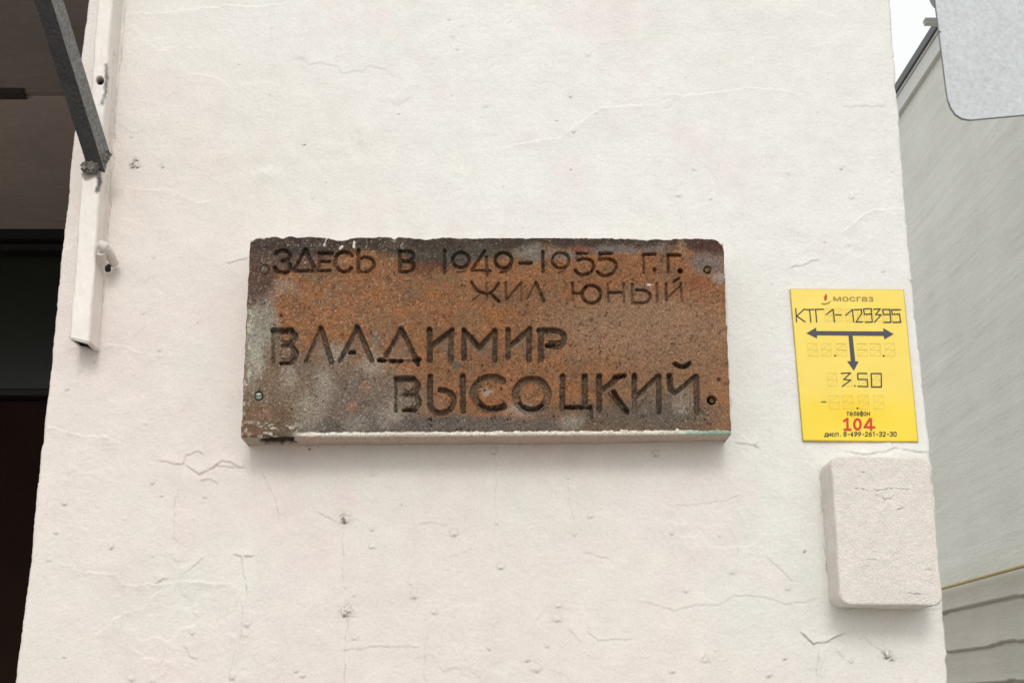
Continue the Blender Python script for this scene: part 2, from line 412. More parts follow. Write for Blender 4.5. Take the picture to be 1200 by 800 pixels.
    # blisters, filled screw holes and pits
    pits = [(404, 608, 8, 1), (407, 717, 8, 1.1), (692, 604, 5, .5), (673, 626, 4, .3), (532, 624, 6, .5), (587, 664, 6, .5), (485, 698, 6, .4),
            (481, 684, 3, .3), (510, 716, 5, .4), (655, 708, 5, .3), (652, 726, 7, .3), (628, 782, 8, .3), (858, 668, 7, .2), (924, 688, 5, .5),
            (920, 771, 4, .9), (902, 791, 5, .4), (805, 692, 5, .2), (788, 786, 5, .3), (826, 772, 6, .2), (1044, 770, 6, .8), (998, 775, 4, .6),
            (943, 646, 2, 1), (581, 613, 3, .4), (580, 528, 5, .7), (767, 531, 5, .5), (362, 524, 4, 1.1), (372, 522, 2, .8), (408, 527, 2, .6),
            (415, 698, 4, .3), (416, 748, 4, .3), (347, 785, 4, .5), (355, 792, 4, .4), (435, 620, 3, .5), (437, 641, 4, .3), (574, 759, 3, .5),
            (618, 773, 4, .4), (438, 555, 4, .3), (470, 591, 3, .3), (506, 595, 2, .4), (786, 626, 3, .6), (844, 627, 3, .3), (705, 595, 2, .4),
            (158, 188, 4, 1.2), (156, 195, 5, 1.2), (162, 196, 4, 1), (190, 195, 3, .6), (153, 161, 3, .5), (280, 75, 2, .5), (356, 97, 2, .5), (246, 126, 2, .4),
            (357, 169, 2, .9), (383, 213, 2, .4), (366, 233, 3, .4), (526, 22, 3, .4), (530, 41, 3, .3), (536, 57, 3, .4), (570, 124, 4, .2), (690, 65, 4, .3),
            (668, 113, 3, .6), (653, 141, 2, .6), (672, 154, 3, .5), (985, 197, 3, .9), (997, 232, 4, .7), (804, 90, 2, .4), (887, 129, 2, .4), (923, 171, 2, .5),
            (1044, 200, 2, .5), (813, 197, 4, .3), (795, 229, 4, .3), (832, 232, 3, .3), (966, 284, 2, .5), (681, 228, 2, .3), (590, 217, 2, .3),
            (168, 366, 2, 1), (181, 301, 3, .4), (178, 566, 4, .5), (66, 623, 3, .8), (58, 657, 3, .4), (80, 455, 4, .4), (170, 496, 3, .3), (188, 409, 4, .3),
            (190, 580, 3, .3), (224, 740, 4, .4), (76, 769, 3, .5), (154, 794, 5, .5), (178, 650, 3, .3), (291, 731, 5, .4), (272, 794, 4, .5),
            (240, 582, 3, .3), (222, 291, 2, .4), (231, 377, 2, .4), (1035, 318, 3, .4), (111, 422, 3, .5), (91, 438, 3, .3), (1038, 766, 7, 1), (1030, 696, 4, .6), (75, 590, 4, .5), (130, 640, 4, .4), (1068, 327, 4, .5), (640, 756, 3, .5), (886, 519, 3, .6)]
    rr = random.Random(5)
    for k in range(100):
        pits.append((rr.uniform(30, 1100), rr.uniform(-20, 820), rr.uniform(1, 2.6), rr.choice([0.05, 0.1, 0.3, 0.5])))
    for (cx, cy, r, di) in pits:
        m = (np.abs(QX - cx) < r * 3) & (np.abs(QY - cy) < r * 3)
        if not m.any(): continue
        dx = wx[m] - cx; dy = wy[m] - cy
        d = np.hypot(dx, dy) / r
        H[m] += 0.0007 * min(1, r / 4) * np.exp(-(d / 0.75) ** 4) * (0.5 + vn(QX[m] / 2.1, QY[m] / 2.1, 5))
        d2 = np.hypot(dx * 0.8, (dy - r * 0.55) * 1.9) / r
        H[m] -= 0.0011 * min(1, r / 4) * np.exp(-(d2 / 0.45) ** 2)
        nz = vn(QX[m] / 1.6, QY[m] / 1.6, 71)
        dirt_shade[m] = np.maximum(dirt_shade[m], np.clip(di * np.exp(-(d2 / 0.42) ** 2) * (0.3 + 1.6 * nz) * 1.1, 0, 1))  # dark crescent below each blister: its shade painted into the colour
        if r >= 3: dirt_shade[m] = np.maximum(dirt_shade[m], .16 * min(1, di * 2) * np.exp(-((d - .85) / .22) ** 2) * nz * 2)
        if di >= 1: dirt_shade[m] = np.maximum(dirt_shade[m], smooth(0.42, 0.62, nz) * np.exp(-(d / 0.9) ** 2) * 0.85)
    # dents and swells the photograph shows
    for cx, cy, sx, sy, h in [(428, 158, 8, 22, 2.0), (418, 172, 7, 16, -1.2), (312, 205, 12, 8, 1.6), (305, 195, 30, 8, -.8), (340, 185, 10, 14, .7), (405, 105, 18, 12, .8),
                              (395, 55, 25, 8, .6), (820, 640, 40, 30, .8), (950, 60, 60, 50, .6), (140, 300, 14, 90, .8)]:
        H += 0.001 * h * np.exp(-((wx - cx) / sx) ** 2 - ((wy - cy) / sy) ** 2)
    # colour of the paint layers
    pink = np.array([0.752, 0.685, 0.632]); white = np.array([0.768, 0.758, 0.722]); green = np.array([0.722, 0.730, 0.672])
    wt = np.clip(0.5 + (QX - 480) / 700 - (QY - 330) / 620 + 0.35 * fbm(X * 5, Z * 5, 77, 3), 0, 1)[..., None]
    C = pink * (1 - wt) + white * wt
    gt = (smooth(-0.12, 0.5, fbm(X * 6 + 5, Z * 5, 90, 5, .6)) * 0.5)[..., None]
    C = C * (1 - gt) + green * gt
    pt = (smooth(0.05, 0.5, fbm(X * 9, Z * 9, 95, 5, .6)) * 0.5)[..., None]
    C = C * (1 - pt) + np.array([0.755, 0.675, 0.655]) * pt
    C = C * (1 - 0.03 * fbm(X * 40, Z * 40, 98, 3)[..., None])
    C = C * (1 - dirt_shade[..., None] * 0.9) + np.array([0.055, 0.045, 0.038]) * dirt_shade[..., None] * 0.9
    # grime line beside the channel
    Y = -H
    # worn rounded arrises
    ed = np.minimum(X - le[:, None], re[:, None] - X)
    rr_ = 0.005 + 0.002 * fbm(Z * 30, Z * 0, 14, 2)
    t = np.clip(1 - ed / rr_, 0, 1)
    Y = Y + rr_ * (1 - np.sqrt(np.clip(1 - t * t, 0, 1)))
    def wrap(A, lo, hi):
        return np.concatenate([lo, A, hi], 1)
    n = len(z); ys = [2.0, 0.5, 0.08, 0.02]
    Lx = np.stack([le] * 4, 1) + 0; Rx = np.stack([re] * 4, 1)
    X2 = wrap(X, Lx, Rx); Z2 = wrap(Z, Z[:, :4], Z[:, :4])
    Y2 = wrap(Y, np.tile(ys, (n, 1)), np.tile(ys[::-1], (n, 1)))
    C2 = wrap(C, C[:, :1].repeat(4, 1), C[:, -1:].repeat(4, 1))
    o = grid('plaster_wall', X2, Y2, Z2, M_wall, None, C2)
    tag(o, 'cracked pinkish white painted plaster wall carrying the engraved plaque and the yellow sign', 'wall')
wall_ground()

# ------------------------------------------------------------------ the engraved plaque
T = 0.06                                        # how far it stands out of the wall
LET = []                                        # (points, half width, depth mm, dark paint left plus painted-in shade 0..1, smooth?)
def st(pts, hw=2.2, dep=3.6, dark=.75, curve=False):
    LET.append((catmull(pts, 6) if curve else pts, hw, dep, dark))
def ring(cx, cy, rx_, ry_, hw, dep, dark, a0=0, a1=360):
    st([(cx + rx_ * math.cos(R(a0 + (a1 - a0) * k / 28)), cy + ry_ * math.sin(R(a0 + (a1 - a0) * k / 28))) for k in range(29)], hw, dep, dark)
# line 1
st([(323, 297), (329, 293.8), (336, 294.5), (340, 299), (338, 303.5), (331, 305.5)], 2.3, curve=True)
st([(331, 305.5), (338, 308), (340.5, 313), (337, 318), (331, 319.5), (324.5, 317.5), (322, 313.5)], 2.4, curve=True)
st([(358, 292), (343.5, 317.5)], 2); st([(358, 292), (370, 317.5)], 2.4); st([(343, 317), (371.5, 317.5)], 2.2)
st([(374, 296.5), (389, 296.8)], 2.2); st([(376, 306), (386, 306.5)], 2); st([(374, 317), (387, 317)], 1.7); st([(374, 297), (374, 316)], 1.6, 1.8, .45)
st([(412.5, 299.5), (408, 296), (402, 295), (396, 298), (393.5, 302.5), (393, 311), (400.5, 318), (408, 317.5), (411.5, 314)], 2.2, curve=True)
st([(419.8, 293.5), (419.8, 318)], 2.4)
st([(423, 303), (427, 301.5), (434, 302.5), (438, 308), (437.5, 312.5), (434, 316.5), (427, 318.5), (420, 318)], 2.1, curve=True)
st([(468.5, 294), (468.5, 318.5)], 2.2); st([(469, 294.5), (480.5, 295), (485, 299.5), (480.5, 305), (471, 306)], 2.2, curve=True)
st([(471, 306), (482, 307), (485, 312), (480.5, 317.5), (469, 318.5)], 2.2, curve=True)
st([(521, 294), (521, 319)], 2.2, 3.2, .7)
ring(540, 304.5, 9.6, 8.8, 2, 3.4, .75); st([(549, 309), (545.5, 317), (537, 319.5)], 1.4, 1.2, .4, True)
st([(568, 294), (554, 315)], 1.9); st([(553, 316.5), (575, 317)], 1.7); st([(570, 301), (571, 322)], 1.8, 3, .7)
ring(590, 305, 9.8, 9, 2.1, 3.6, .8); st([(600, 307), (597.5, 314), (592, 318), (586.5, 319.3)], 1.6, 2.4, .6, True)
st([(609.5, 308), (622.5, 308)], 2.1, 4, .85)
st([(636, 295), (636.5, 318)], 2.0, 4, .85)
ring(657, 305, 10, 9, 1.8, 3.4, .75); st([(666.5, 308), (662, 316), (655, 320)], 1.3, 1.6, .4, True)
st([(676, 296.7), (688, 296.7)], 1.6, 3.4); st([(676, 298), (676.5, 304)], 1.2, 1.3, .3)
st([(678, 304.5), (684, 303), (692, 304.5), (695.5, 310), (693, 318), (684, 322), (678, 320.5), (674, 316.5)], 2, curve=True)
st([(703, 297), (717, 297)], 2, 4); st([(703.3, 298), (703.3, 304)], 1.8)
st([(703, 304), (709.5, 303), (718, 305), (722, 311), (719, 319), (709.5, 323), (703, 321), (700, 318)], 2.1, curve=True)
st([(754, 298.2), (767.5, 298)], 1.9, 4, .85); st([(754.3, 299), (754.5, 319.5)], 1.8, 2.6, .6); st([(767, 315.5), (767.2, 316)], 2.4, 3.5, .8)
st([(782.5, 298.2), (797, 298.7)], 2, 4.4, .9); st([(783, 299), (783.2, 318.5)], 1.8, 3, .7); st([(797, 317), (797.3, 317.2)], 3.1, 7, .9)
# line 2
st([(552.5, 331), (560, 340.5), (570.5, 344.5)], 1.8, 3, .75, True); st([(584.5, 331.5), (578, 340.5), (570.5, 344.5)], 1.6, 2.8, .7, True)
st([(570.2, 332), (570.2, 352)], 1.2, 1.6, .35); st([(575, 343.5), (585, 353.5)], 2.0, 3.4, .85); st([(562, 345), (553.5, 352.5)], 1.1, 1.4, .45)
st([(592.9, 331), (593.3, 352)], 1.6, 2.6, .6); st([(593.5, 351.5), (610, 332)], 1.5, 2.6, .6); st([(610.9, 331), (611, 352)], 1.5, 1.8, .3)
st([(628, 331.5), (618, 350)], 1.2, 1.6, .4); st([(628, 331), (637.3, 352.5)], 2, 3.2, .8)
st([(670.8, 332), (671.6, 343)], 1.8, 3.4, .8); st([(671.6, 343), (672, 353)], 1.2, 1.2, .3); st([(672.5, 343.3), (680.5, 343.5)], 1.7, 3.4, .8)
ring(693.3, 344.7, 10.9, 10.3, 2.0, 3.6, .8)
st([(712, 332.5), (713.5, 353)], 1.5, 2.2, .5); st([(714, 342.5), (729, 342.5)], 1.7, 3.4, .8); st([(730.5, 332.5), (731.3, 353)], 1.5, 1.9, .45)
st([(740.8, 333), (741.2, 354)], 1.8, 2.4, .55); st([(746, 339.7), (755, 340.3), (761.5, 345), (760.8, 350.5), (756, 354.8), (742, 354.5)], 1.9, 3, .7, True)
st([(770, 332.5), (770, 353.5)], 1.7, 2.4, .55)
st([(780.6, 332.8), (781, 351.5)], 1.8, 2.8, .65); st([(781.5, 350), (797, 335)], 1.3, 2, .5); st([(798, 332), (799.2, 353)], 1.8, 2.6, .55); st([(789.5, 330), (796, 326)], 1.5, 2.6, .6)
# line 3
_st = st
def st(pts, hw=2.2, dep=3.6, dark=.75, curve=False): _st(pts, hw + .45, dep * 1.08, min(.95, dark * 1.15), curve)
D3 = .56  # strength of the stroke shadow painted into the large letters
st([(320, 387), (341, 387)], 3, 5.5, D3 + .15); st([(341, 387), (346, 394), (340.5, 402.5)], 3, 5, D3, True); st([(320, 388), (320.5, 424)], 1.6, 3, .45); st([(330, 404.5), (341, 403)], 2.2, 5.5, .6)
st([(341, 404), (346.5, 412), (345.5, 419), (340, 424.5)], 2.6, 5.2, D3, True); st([(329, 425), (341, 424.5)], 2.2, 5.8, .75)
st([(376, 384), (358.5, 423)], 1.8, 3.2, D3); st([(376, 384), (388.5, 423.5)], 2.6, 4.6, .55)
st([(418.5, 383), (398.5, 422)], 2.2, 4, D3 + .1); st([(418.5, 383), (435.5, 422)], 2.6, 4.6, .55); st([(410.5, 412.7), (414.5, 412.3)], 2.6, 6.5, .9)
st([(470, 385), (452, 416)], 2.0, 3.8, D3 + .1); st([(470, 385), (489, 424)], 2.6, 4.8, .6); st([(489, 421), (490, 427)], 2.0, 5, .8)
st([(444.5, 421.3), (450, 422)], 2.4, 6, .9); st([(457.5, 422), (470.5, 422.3)], 2.2, 6.5, .92); st([(450, 422), (486, 422)], 1.4, 2.5, .4); st([(485, 421), (491.5, 420.5)], 2.0, 6, .85)
st([(503.4, 386), (503.6, 421.5)], 3, 5, D3); st([(507, 403.5), (530, 386.5)], 2.4, 4.6, D3 + .1); st([(528.6, 388), (528.2, 421.5)], 3, 4.4, D3 - .05)
st([(543.8, 386.5), (543.7, 420)], 2.7, 4.4, D3); st([(543.5, 387), (561.7, 407)], 2.6, 5.2, .55); st([(561.7, 407), (580, 386.5)], 2.3, 4.8, .5); st([(580, 388), (580, 422)], 2.7, 4.4, D3)
st([(595.6, 386), (595.3, 418)], 2.7, 4.6, .5); st([(598.5, 404.5), (621, 385)], 2.5, 4.8, .5); st([(620, 387), (620, 421.5)], 3, 4.6, D3)
st([(634, 387), (634, 421.5)], 3, 5, .5); st([(632, 387), (651, 387.2), (660, 391.5), (660.5, 399.5), (655, 405.5), (644, 404.5)], 3, 5.2, .5, True); st([(641, 404.5), (648, 403.5)], 2.4, 6.2, .8)
# line 4
st([(464, 443.3), (484, 443)], 2.8, 5.5, .55); st([(484, 443), (490, 450), (487, 459)], 2.8, 5, .5, True); st([(474, 461.5), (487, 460.5)], 2, 5.5, .7)
st([(487, 461), (490.8, 471), (486.5, 478.5)], 2.8, 5, .5, True); st([(473, 480.2), (486.5, 479.8)], 2.2, 6, .8); st([(463.6, 443), (463.6, 481)], 1.4, 4.4, .6)
st([(504, 440.8), (504, 474)], 3, 5, .5); st([(504, 474), (508, 481), (516.8, 484), (527, 479.5), (532, 469), (527.5, 460), (516, 456.5)], 2.9, 5, .45, True)
st([(542.2, 440.8), (542.6, 481)], 3, 5.2, .45)
st([(589, 446), (579, 442.2), (567, 444), (557, 453), (555.5, 463.5), (561.5, 473.5), (570, 479), (581, 479), (590, 476.5)], 4.0, 5, .15, True)
st([(561.5, 472), (570, 477.3), (581, 478), (590, 476.5)], 1.7, 7, .75, True)
ring(623, 462.6, 19, 18.2, 4.0, 5, .15); ring(623, 463, 17, 16, 1.5, 7, .75, 40, 150)
st([(659.3, 440.5), (659.3, 478.5)], 3, 4.8, .4); st([(663, 476.6), (692, 477.2)], 2, 6.4, .85); st([(685.5, 440.5), (685.5, 475)], 3, 5, .5); st([(692.3, 476), (693.2, 489.5)], 2, 4.2, .55)
st([(702, 440.5), (702.3, 480.5)], 3, 5.2, .5); st([(706.5, 456), (720.7, 443.5)], 2.2, 4.4, .5); st([(720.7, 441.5), (731.5, 440)], 2.3, 6, .8); st([(719, 459), (735, 482.5)], 2.4, 5.4, .75)
st([(709, 459), (729, 483)], 2.6, 3, .1)
st([(743.3, 440), (743.6, 465)], 2.8, 5, .55); st([(743.6, 465), (743.6, 482)], 2.6, 2.6, .15); st([(746.5, 463.5), (770.5, 440.5)], 2.2, 4.6, .5); st([(772, 441), (772.4, 482.5)], 2.7, 4.6, .5)
st([(784.5, 440), (786, 456)], 2.9, 5.4, .6); st([(786, 456), (790.5, 460.5), (815, 440.5)], 2.2, 4.8, .5); st([(816, 441), (817, 483)], 2.8, 4.6, .4)
st([(791, 426), (796, 429), (803, 429), (808, 425.5)], 2.2, 5.5, .85, True)
st = _st
st([(834, 468.6), (834.3, 468.8)], 5.4, 11, .8)                       # screw holes
st([(829, 316), (829.2, 316.1)], 4.4, 8, .7); ring(310, 316, 5.5, 5.5, .8, 1.4, .5)
st([(303, 464), (303.1, 464.1)], 5.4, 4.5, .55); st([(842, 445), (842.3, 445)], 2.4, 2, .5)
RECESS = [  # outline, depth mm at top, depth mm at bottom
    ([(318, 385), (342, 385), (347, 391), (346, 399), (341, 404), (347, 410), (348, 419), (342, 426), (326, 427), (318, 423)], 4.0, 1.8),
    ([(376, 381), (357, 425), (391, 425)], 3.8, 0.2), ([(418.5, 380), (399, 416), (407, 413), (416, 411), (433, 415)], 3.6, 2.0),
    ([(470, 383), (449, 420), (488, 421)], 3.6, 2.0), ([(507, 404), (531, 386), (531, 420), (524, 422), (515, 404)], 3.8, .8),
    ([(544, 386), (562, 408), (580, 388), (578, 404), (566, 423), (556, 412), (546, 404)], 3.5, .5), ([(598, 405), (621, 385), (620, 412), (606, 404), (598, 412)], 3.6, .6),
    ([(642, 399), (660, 399), (657, 407), (645, 408)], 4, 2), ([(462, 441), (484, 441), (491, 448), (487, 460), (491, 470), (487, 482), (462, 483)], 4.2, 2.4),
    ([(746, 466), (771, 441), (772, 470), (756, 484), (746, 480), (760, 462)], 3.2, .6), ([(790, 461), (816, 439), (817, 482), (800, 484), (792, 470)], 3.6, .3),
    ([(705, 458), (730, 440), (712, 460), (733, 484), (722, 484)], 3.4, 2.4)]
BUMPS = [(335, 395, 5.2), (334.5, 413.5, 7), (478.5, 453, 5.4), (478.5, 472, 6)]

def plaque():
    TL, TR, BL, BR = P(293, 275.3, -T), P(848, 278, -T), P(282, 511.5, -T), P(857, 508.5, -T)
    nc, nr = 900, 390
    u = np.linspace(0, 1, nc)[None, :]; v = np.linspace(0, 1, nr)[:, None]
    def bl(k): return (BL[k] * (1 - u) + BR[k] * u) * (1 - v) + (TL[k] * (1 - u) + TR[k] * u) * v
    X, Z = bl(0), bl(2)
    wd = 0.62; hgt = 0.26
    # ragged outline
    X = X + (np.exp(-(u * wd / 0.012)) - np.exp(-((1 - u) * wd / 0.012))) * 0.0012 * fbm(Z * 90, Z * 0 + 2, 3, 3)
    top = np.exp(-(1 - v) * hgt / 0.006)
    Z = Z - top * (0.0010 + 0.0028 * np.abs(fbm(X * 85, X * 0 + 7, 21, 4)) + 0.0022 * smooth(.1, .5, fbm(X * 26, X * 0 + 3, 25, 2)))
    QX, QY = measure(X, np.full_like(X, -T), Z)
    # knocked-off corner and notches in the upper arris
    for cx, amt, wdt in [(293, 4, 6), (399, 5, 13), (462, 2.5, 3), (757, 2.5, 10), (848, 7, 8), (330, 1.5, 5), (560, .8, 30)]:
        Z = Z - top * amt * 0.00105 * np.exp(-((QX - cx) / wdt) ** 2)
    QX, QY = measure(X, np.full_like(X, -T), Z)
    H = 0.0010 * fbm(X * 14, Z * 14, 2, 3) + 0.00045 * fbm(X * 90, Z * 90, 3, 3)
    grain = _rs.rand(*X.shape)
    H += 0.00022 * (grain - .5) + 0.00035 * fbm(X * 420, Z * 420, 12, 2)
    pit = smooth(0.50, 0.85, fbm(X * 240, Z * 240, 15, 2))
    pmask = 0.3 + 0.7 * smooth(-.2, .5, fbm(X * 10, Z * 10, 16, 2))
    pit2 = smooth(0.42, 0.75, fbm(X * 410, Z * 410, 18, 2)) * (0.25 + 0.75 * smooth(-.3, .4, fbm(X * 12 + 4, Z * 12, 19, 3)) )
    pit2 = pit2 * (0.35 + 0.65 * smooth(560, 700, measure(X, np.full_like(X, -T), Z)[0]))
    H -= 0.0014 * pit * pmask + 0.0011 * pit2
    H += 0.0005 * fbm(X * 200, Z * 200, 23, 2)
    nx_ = 0.7 * fbm(QX / 5, QY / 5, 51, 3)
    DEP = np.zeros_like(X); dark = np.zeros_like(X)
    for poly, d0, d1 in RECESS:
        a = np.array(poly); m = (QX > a[:, 0].min() - 3) & (QX < a[:, 0].max() + 3) & (QY > a[:, 1].min() - 3) & (QY < a[:, 1].max() + 3)
        sd = in_poly(QX[m], QY[m], poly) + nx_[m]
        f = np.clip((QY[m] - a[:, 1].min()) / (a[:, 1].max() - a[:, 1].min()), 0, 1)
        d = 1.4 * (d0 * (1 - f) + d1 * f) * smooth(0.6, -0.9, sd)
        DEP[m] = np.maximum(DEP[m], d)
    for cx, cy, r in BUMPS:
        d = np.hypot(QX - cx, QY - cy) + nx_
        DEP *= 1 - 0.85 * smooth(r + .6, r - 1.6, d)
    for pts, hw, dep, dk in LET:
        def f(m, d, s, al, hw=hw, dep=dep, dk=dk):
            dd = d + nx_[m] * 0.8 + 0.1
            k = smooth(hw + 0.35, hw - 0.5, dd)
            DEP[m] = np.maximum(DEP[m], 1.25 * dep * k * (0.85 + 0.3 * vn(QX[m] / 6, QY[m] / 6, 7)))
            kk = smooth(hw + 0.2, hw - 0.9, dd)
            dark[m] = np.maximum(dark[m], dk * kk * np.clip(0.65 + 0.9 * (vn(QX[m] / 3, QY[m] / 3, 17) - .3), 0, 1))
        seg_dist(QX, QY, pts, hw + 4, f)
    H = H * (1 - 0.3 * np.clip(DEP / 3, 0, 1)) - DEP * 0.001 * 1.15
    # ---- colour: rust-stained cast stone with lichen-grey and soot
    wx = QX + 9 * fbm(QX / 22, QY / 22, 81, 5, .68); wy = QY + 9 * fbm(QX / 22, QY / 22, 86, 5, .68)
    def c(*a): return np.array(lin(*a))
    C = np.ones(X.shape + (3,)) * c(150, 98, 58)
    def mixc(col, k):
        nonlocal C
        k = np.clip(k, 0, 1)[..., None]; C = C * (1 - k) + col * k
    def blob(cx, cy, rx_, ry_, col, k, sh=.5):
        d = np.sqrt(((wx - cx) / rx_) ** 2 + ((wy - cy) / ry_) ** 2)
        mixc(c(*col), k * smooth(1 + sh, 1 - sh, d))
    mixc(c(154, 96, 52), .6 * smooth(-.1, .6, fbm(QX / 45, QY / 30, 101, 4)))
    mixc(c(122, 86, 60), .6 * smooth(0, .6, fbm(QX / 50, QY / 32, 108, 4)))
    mixc(c(126, 96, 70), .6 * smooth(-.05, .5, fbm(QX / 14, QY / 11, 111, 4)))
    mixc(c(96, 66, 44), .32 * smooth(.0, .5, fbm(QX / 8, QY / 8, 113, 3)))
    blob(760, 385, 110, 40, (152, 116, 88), .85); blob(700, 372, 60, 14, (138, 104, 78), .6)
    blob(800, 440, 70, 55, (140, 104, 76), .75); blob(845, 475, 14, 40, (158, 108, 70), .7)
    blob(740, 490, 110, 20, (103, 90, 78), .85); blob(775, 480, 40, 22, (98, 90, 82), .7)
    blob(390, 470, 115, 48, (124, 106, 90), .9, .3); blob(470, 500, 190, 13, (96, 88, 82), .9)
    blob(560, 498, 100, 9, (98, 90, 84), .75); blob(340, 425, 60, 20, (118, 98, 82), .7)
    for cx, cy, rx_, ry_ in [(340, 440, 9, 13), (362, 482, 17, 20), (395, 415, 14, 12), (438, 425, 14, 14), (418, 495, 14, 8), (380, 455, 10, 22),
                             (465, 475, 9, 14), (452, 488, 14, 10), (570, 455, 7, 6), (800, 468, 12, 14), (668, 494, 14, 8), (610, 480, 22, 7)]:
        blob(cx, cy, rx_, ry_, (162, 150, 136), .6, .6)
    blob(420, 470, 40, 30, (108, 96, 94), .45); blob(318, 488, 32, 18, (112, 82, 52), .6); blob(430, 452, 8, 5, (156, 106, 70), .45); blob(413, 476, 5, 5, (160, 102, 70), .55)
    blob(308, 375, 15, 42, (146, 142, 130), .85, .45); blob(295, 410, 13, 40, (148, 144, 132), .8, .5); blob(322, 335, 26, 9, (148, 128, 112), .6); blob(300, 420, 7, 20, (175, 168, 155), .6)
    blob(300, 322, 24, 32, (88, 62, 54), .9, .35); blob(335, 298, 50, 18, (88, 70, 63), .85)
    blob(293, 350, 9, 12, (88, 72, 70), .7)
    # soot band along the top
    band = smooth(8, -4, wy - (288 + 9 * np.exp(-((QX - 520) / 70) ** 2) * 2.2 + 4 * np.exp(-((QX - 360) / 60) ** 2) * 2 + 6 * np.exp(-((QX - 835) / 26) ** 2)))
    mixc(c(66, 57, 52), band * .97)
    mixc(c(98, 84, 74), band * .5 * smooth(.05, .5, fbm(QX / 16, QY / 12, 121, 3)))
    blob(555, 298, 70, 8, (86, 82, 74), .5); blob(660, 297, 24, 6, (122, 114, 108), .65); blob(618, 297, 18, 9, (126, 120, 110), .8); blob(718, 293, 34, 6, (114, 108, 104), .8)
    blob(768, 292, 16, 5, (110, 106, 102), .6); blob(800, 292, 9, 7, (160, 122, 88), .8); blob(832, 308, 22, 13, (120, 108, 106), .8); blob(843, 326, 9, 5, (160, 150, 142), .7)
    blob(832, 287, 26, 10, (84, 54, 46), .85); blob(500, 312, 34, 7, (92, 58, 44), .75); blob(683, 292, 14, 5, (128, 66, 44), .6); blob(815, 328, 14, 7, (140, 74, 46), .6)
    blob(560, 423, 0.1, .1, (80, 80, 80), 0); blob(535.5, 429.5, 4, 3.5, (92, 92, 84), .9, .3); blob(443, 398, 4, 10, (112, 112, 108), .55)
    blob(490, 418, 8, 5, (172, 112, 80), .5); blob(310, 486, 12, 5, (150, 108, 90), .6)
    mixc(c(190, 186, 172), .8 * smooth(11, 2, QX - 285 + (QY - 511) * .046 + 6 * fbm(QX / 4, QY / 4, 131, 3)) * smooth(.0, .35, fbm(QX / 5, QY / 6, 134, 3)) * smooth(330, 380, QY))
    # floor of the cut letters is greyer, with old black paint in the narrow strokes, groove shade painted into the large ones
    rec = np.clip(DEP / 2.2, 0, 1)
    mixc(c(118, 100, 84), rec * .55 * smooth(370, 385, QY) )
    mixc(c(24, 18, 13), dark)
    # aggregate grains
    gl = fbm(X * 520, Z * 520, 140, 2)
    mixc(c(196, 156, 112), .45 * smooth(.42, .75, gl) * (1 - dark))
    mixc(c(196, 188, 172), .5 * smooth(.4, .75, fbm(X * 500, Z * 500, 150, 2)) * (1 - dark) * (QX < 480))
    mixc(c(48, 36, 28), .60 * smooth(.38, .75, fbm(X * 290, Z * 290, 145, 2)))
    mixc(c(34, 25, 19), pit * pmask * .95); mixc(c(34, 25, 19), pit2 * .8)
    C *= (0.50 + 1.0 * grain)[..., None]
    lum = C.mean(-1, keepdims=True); C = (C * .86 + lum * .14) * np.array([.96, .965, .925])
    # wall paint that ran over the arrises
    wn_ = 1.4 * fbm(QX / 4, QY / 4, 161, 3)
    lip = (511.3 - (QX - 282) * 3.0 / 575)
    pl = smooth(1.0, 0, np.abs(QY - lip + 1.6) - 2.2 + wn_ * 1.2) * smooth(335, 365, QX + wn_ * 8)
    mixc(c(236, 230, 216), pl * .97); mixc(c(120, 168, 148), pl * .75 * smooth(770, 830, QX + 12 * fbm(QX / 14, QY / 14, 165, 3)))
    mixc(c(215, 205, 188), .8 * smooth(.12, .4, fbm(QX / 6, QY / 3.2, 168, 3)) * smooth(490, 500, QY) * smooth(370, 330, QX))
    for pts, hw in [([(380, 287), (382, 280), (386, 277)], 1.1), ([(386, 278), (394, 280), (400, 281)], 1.4), ([(399, 291), (401, 289)], 1.2), ([(415, 284), (415, 289)], 1.3),
                    ([(294, 281), (300, 277.5), (316, 276)], 3.0), ([(316, 276), (328, 276)], 1.6), ([(718, 276), (728, 278), (742, 279)], 1.8), ([(742, 278.5), (756, 280)], 1.6), ([(842, 281), (848, 287), (849, 291)], 2),
                    ([(759, 334), (765, 333.5)], .9), ([(790, 507), (794, 503)], 1.2), ([(728, 505), (735, 505)], 1.5), ([(291, 300), (289, 340), (288, 365)], .9), ([(850, 300), (852, 380)], .8)]:
        def f(m, d, s, al, hw=hw):
            k = smooth(hw + .5, hw - .6, d + wn_[m] * .8)[..., None]
            C[m] = C[m] * (1 - k) + c(224, 212, 200) * k
            H[m] += 0.0007 * k[..., 0]
        seg_dist(QX, QY, pts, 6, f)
    # worn arrises
    e = np.minimum(np.minimum(u * wd, (1 - u) * wd), np.minimum(v * hgt, (1 - v) * hgt)) + 0 * X
    rr_ = 0.0035 + 0.002 * fbm(X * 60, Z * 60, 171, 2)
    t = np.clip(1 - e / rr_, 0, 1)
    Y = -T - H + rr_ * .8 * (1 - np.sqrt(np.clip(1 - t * t, 0, 1)))
    # wrap sides, top and a plastered underside
    k = 26
    ys = np.linspace(0, 1, k + 1)[1:]
    yb = Y[0][None, :]
    UY = (yb + (0.006 - yb) * ys[::-1][:, None])
    UX = np.repeat(X[0][None, :], k, 0) + (0.5 - u) * 0
    UZ = Z[0][None, :] - 0.0012 * np.sin(ys[::-1][:, None] * 3.14) + 0.0012 * fbm(UX * 30, UY * 30, 181, 3) + 0.0035 * np.clip((u - .72) / .28, 0, 1) * ys[::-1][:, None]
    ux, uy = measure(UX, UY, UZ)
    UC = np.ones(UX.shape + (3,)) * np.array([0.55, 0.435, 0.365]) * (1 + .07 * fbm(UX * 30, UY * 60, 183, 3))[..., None]
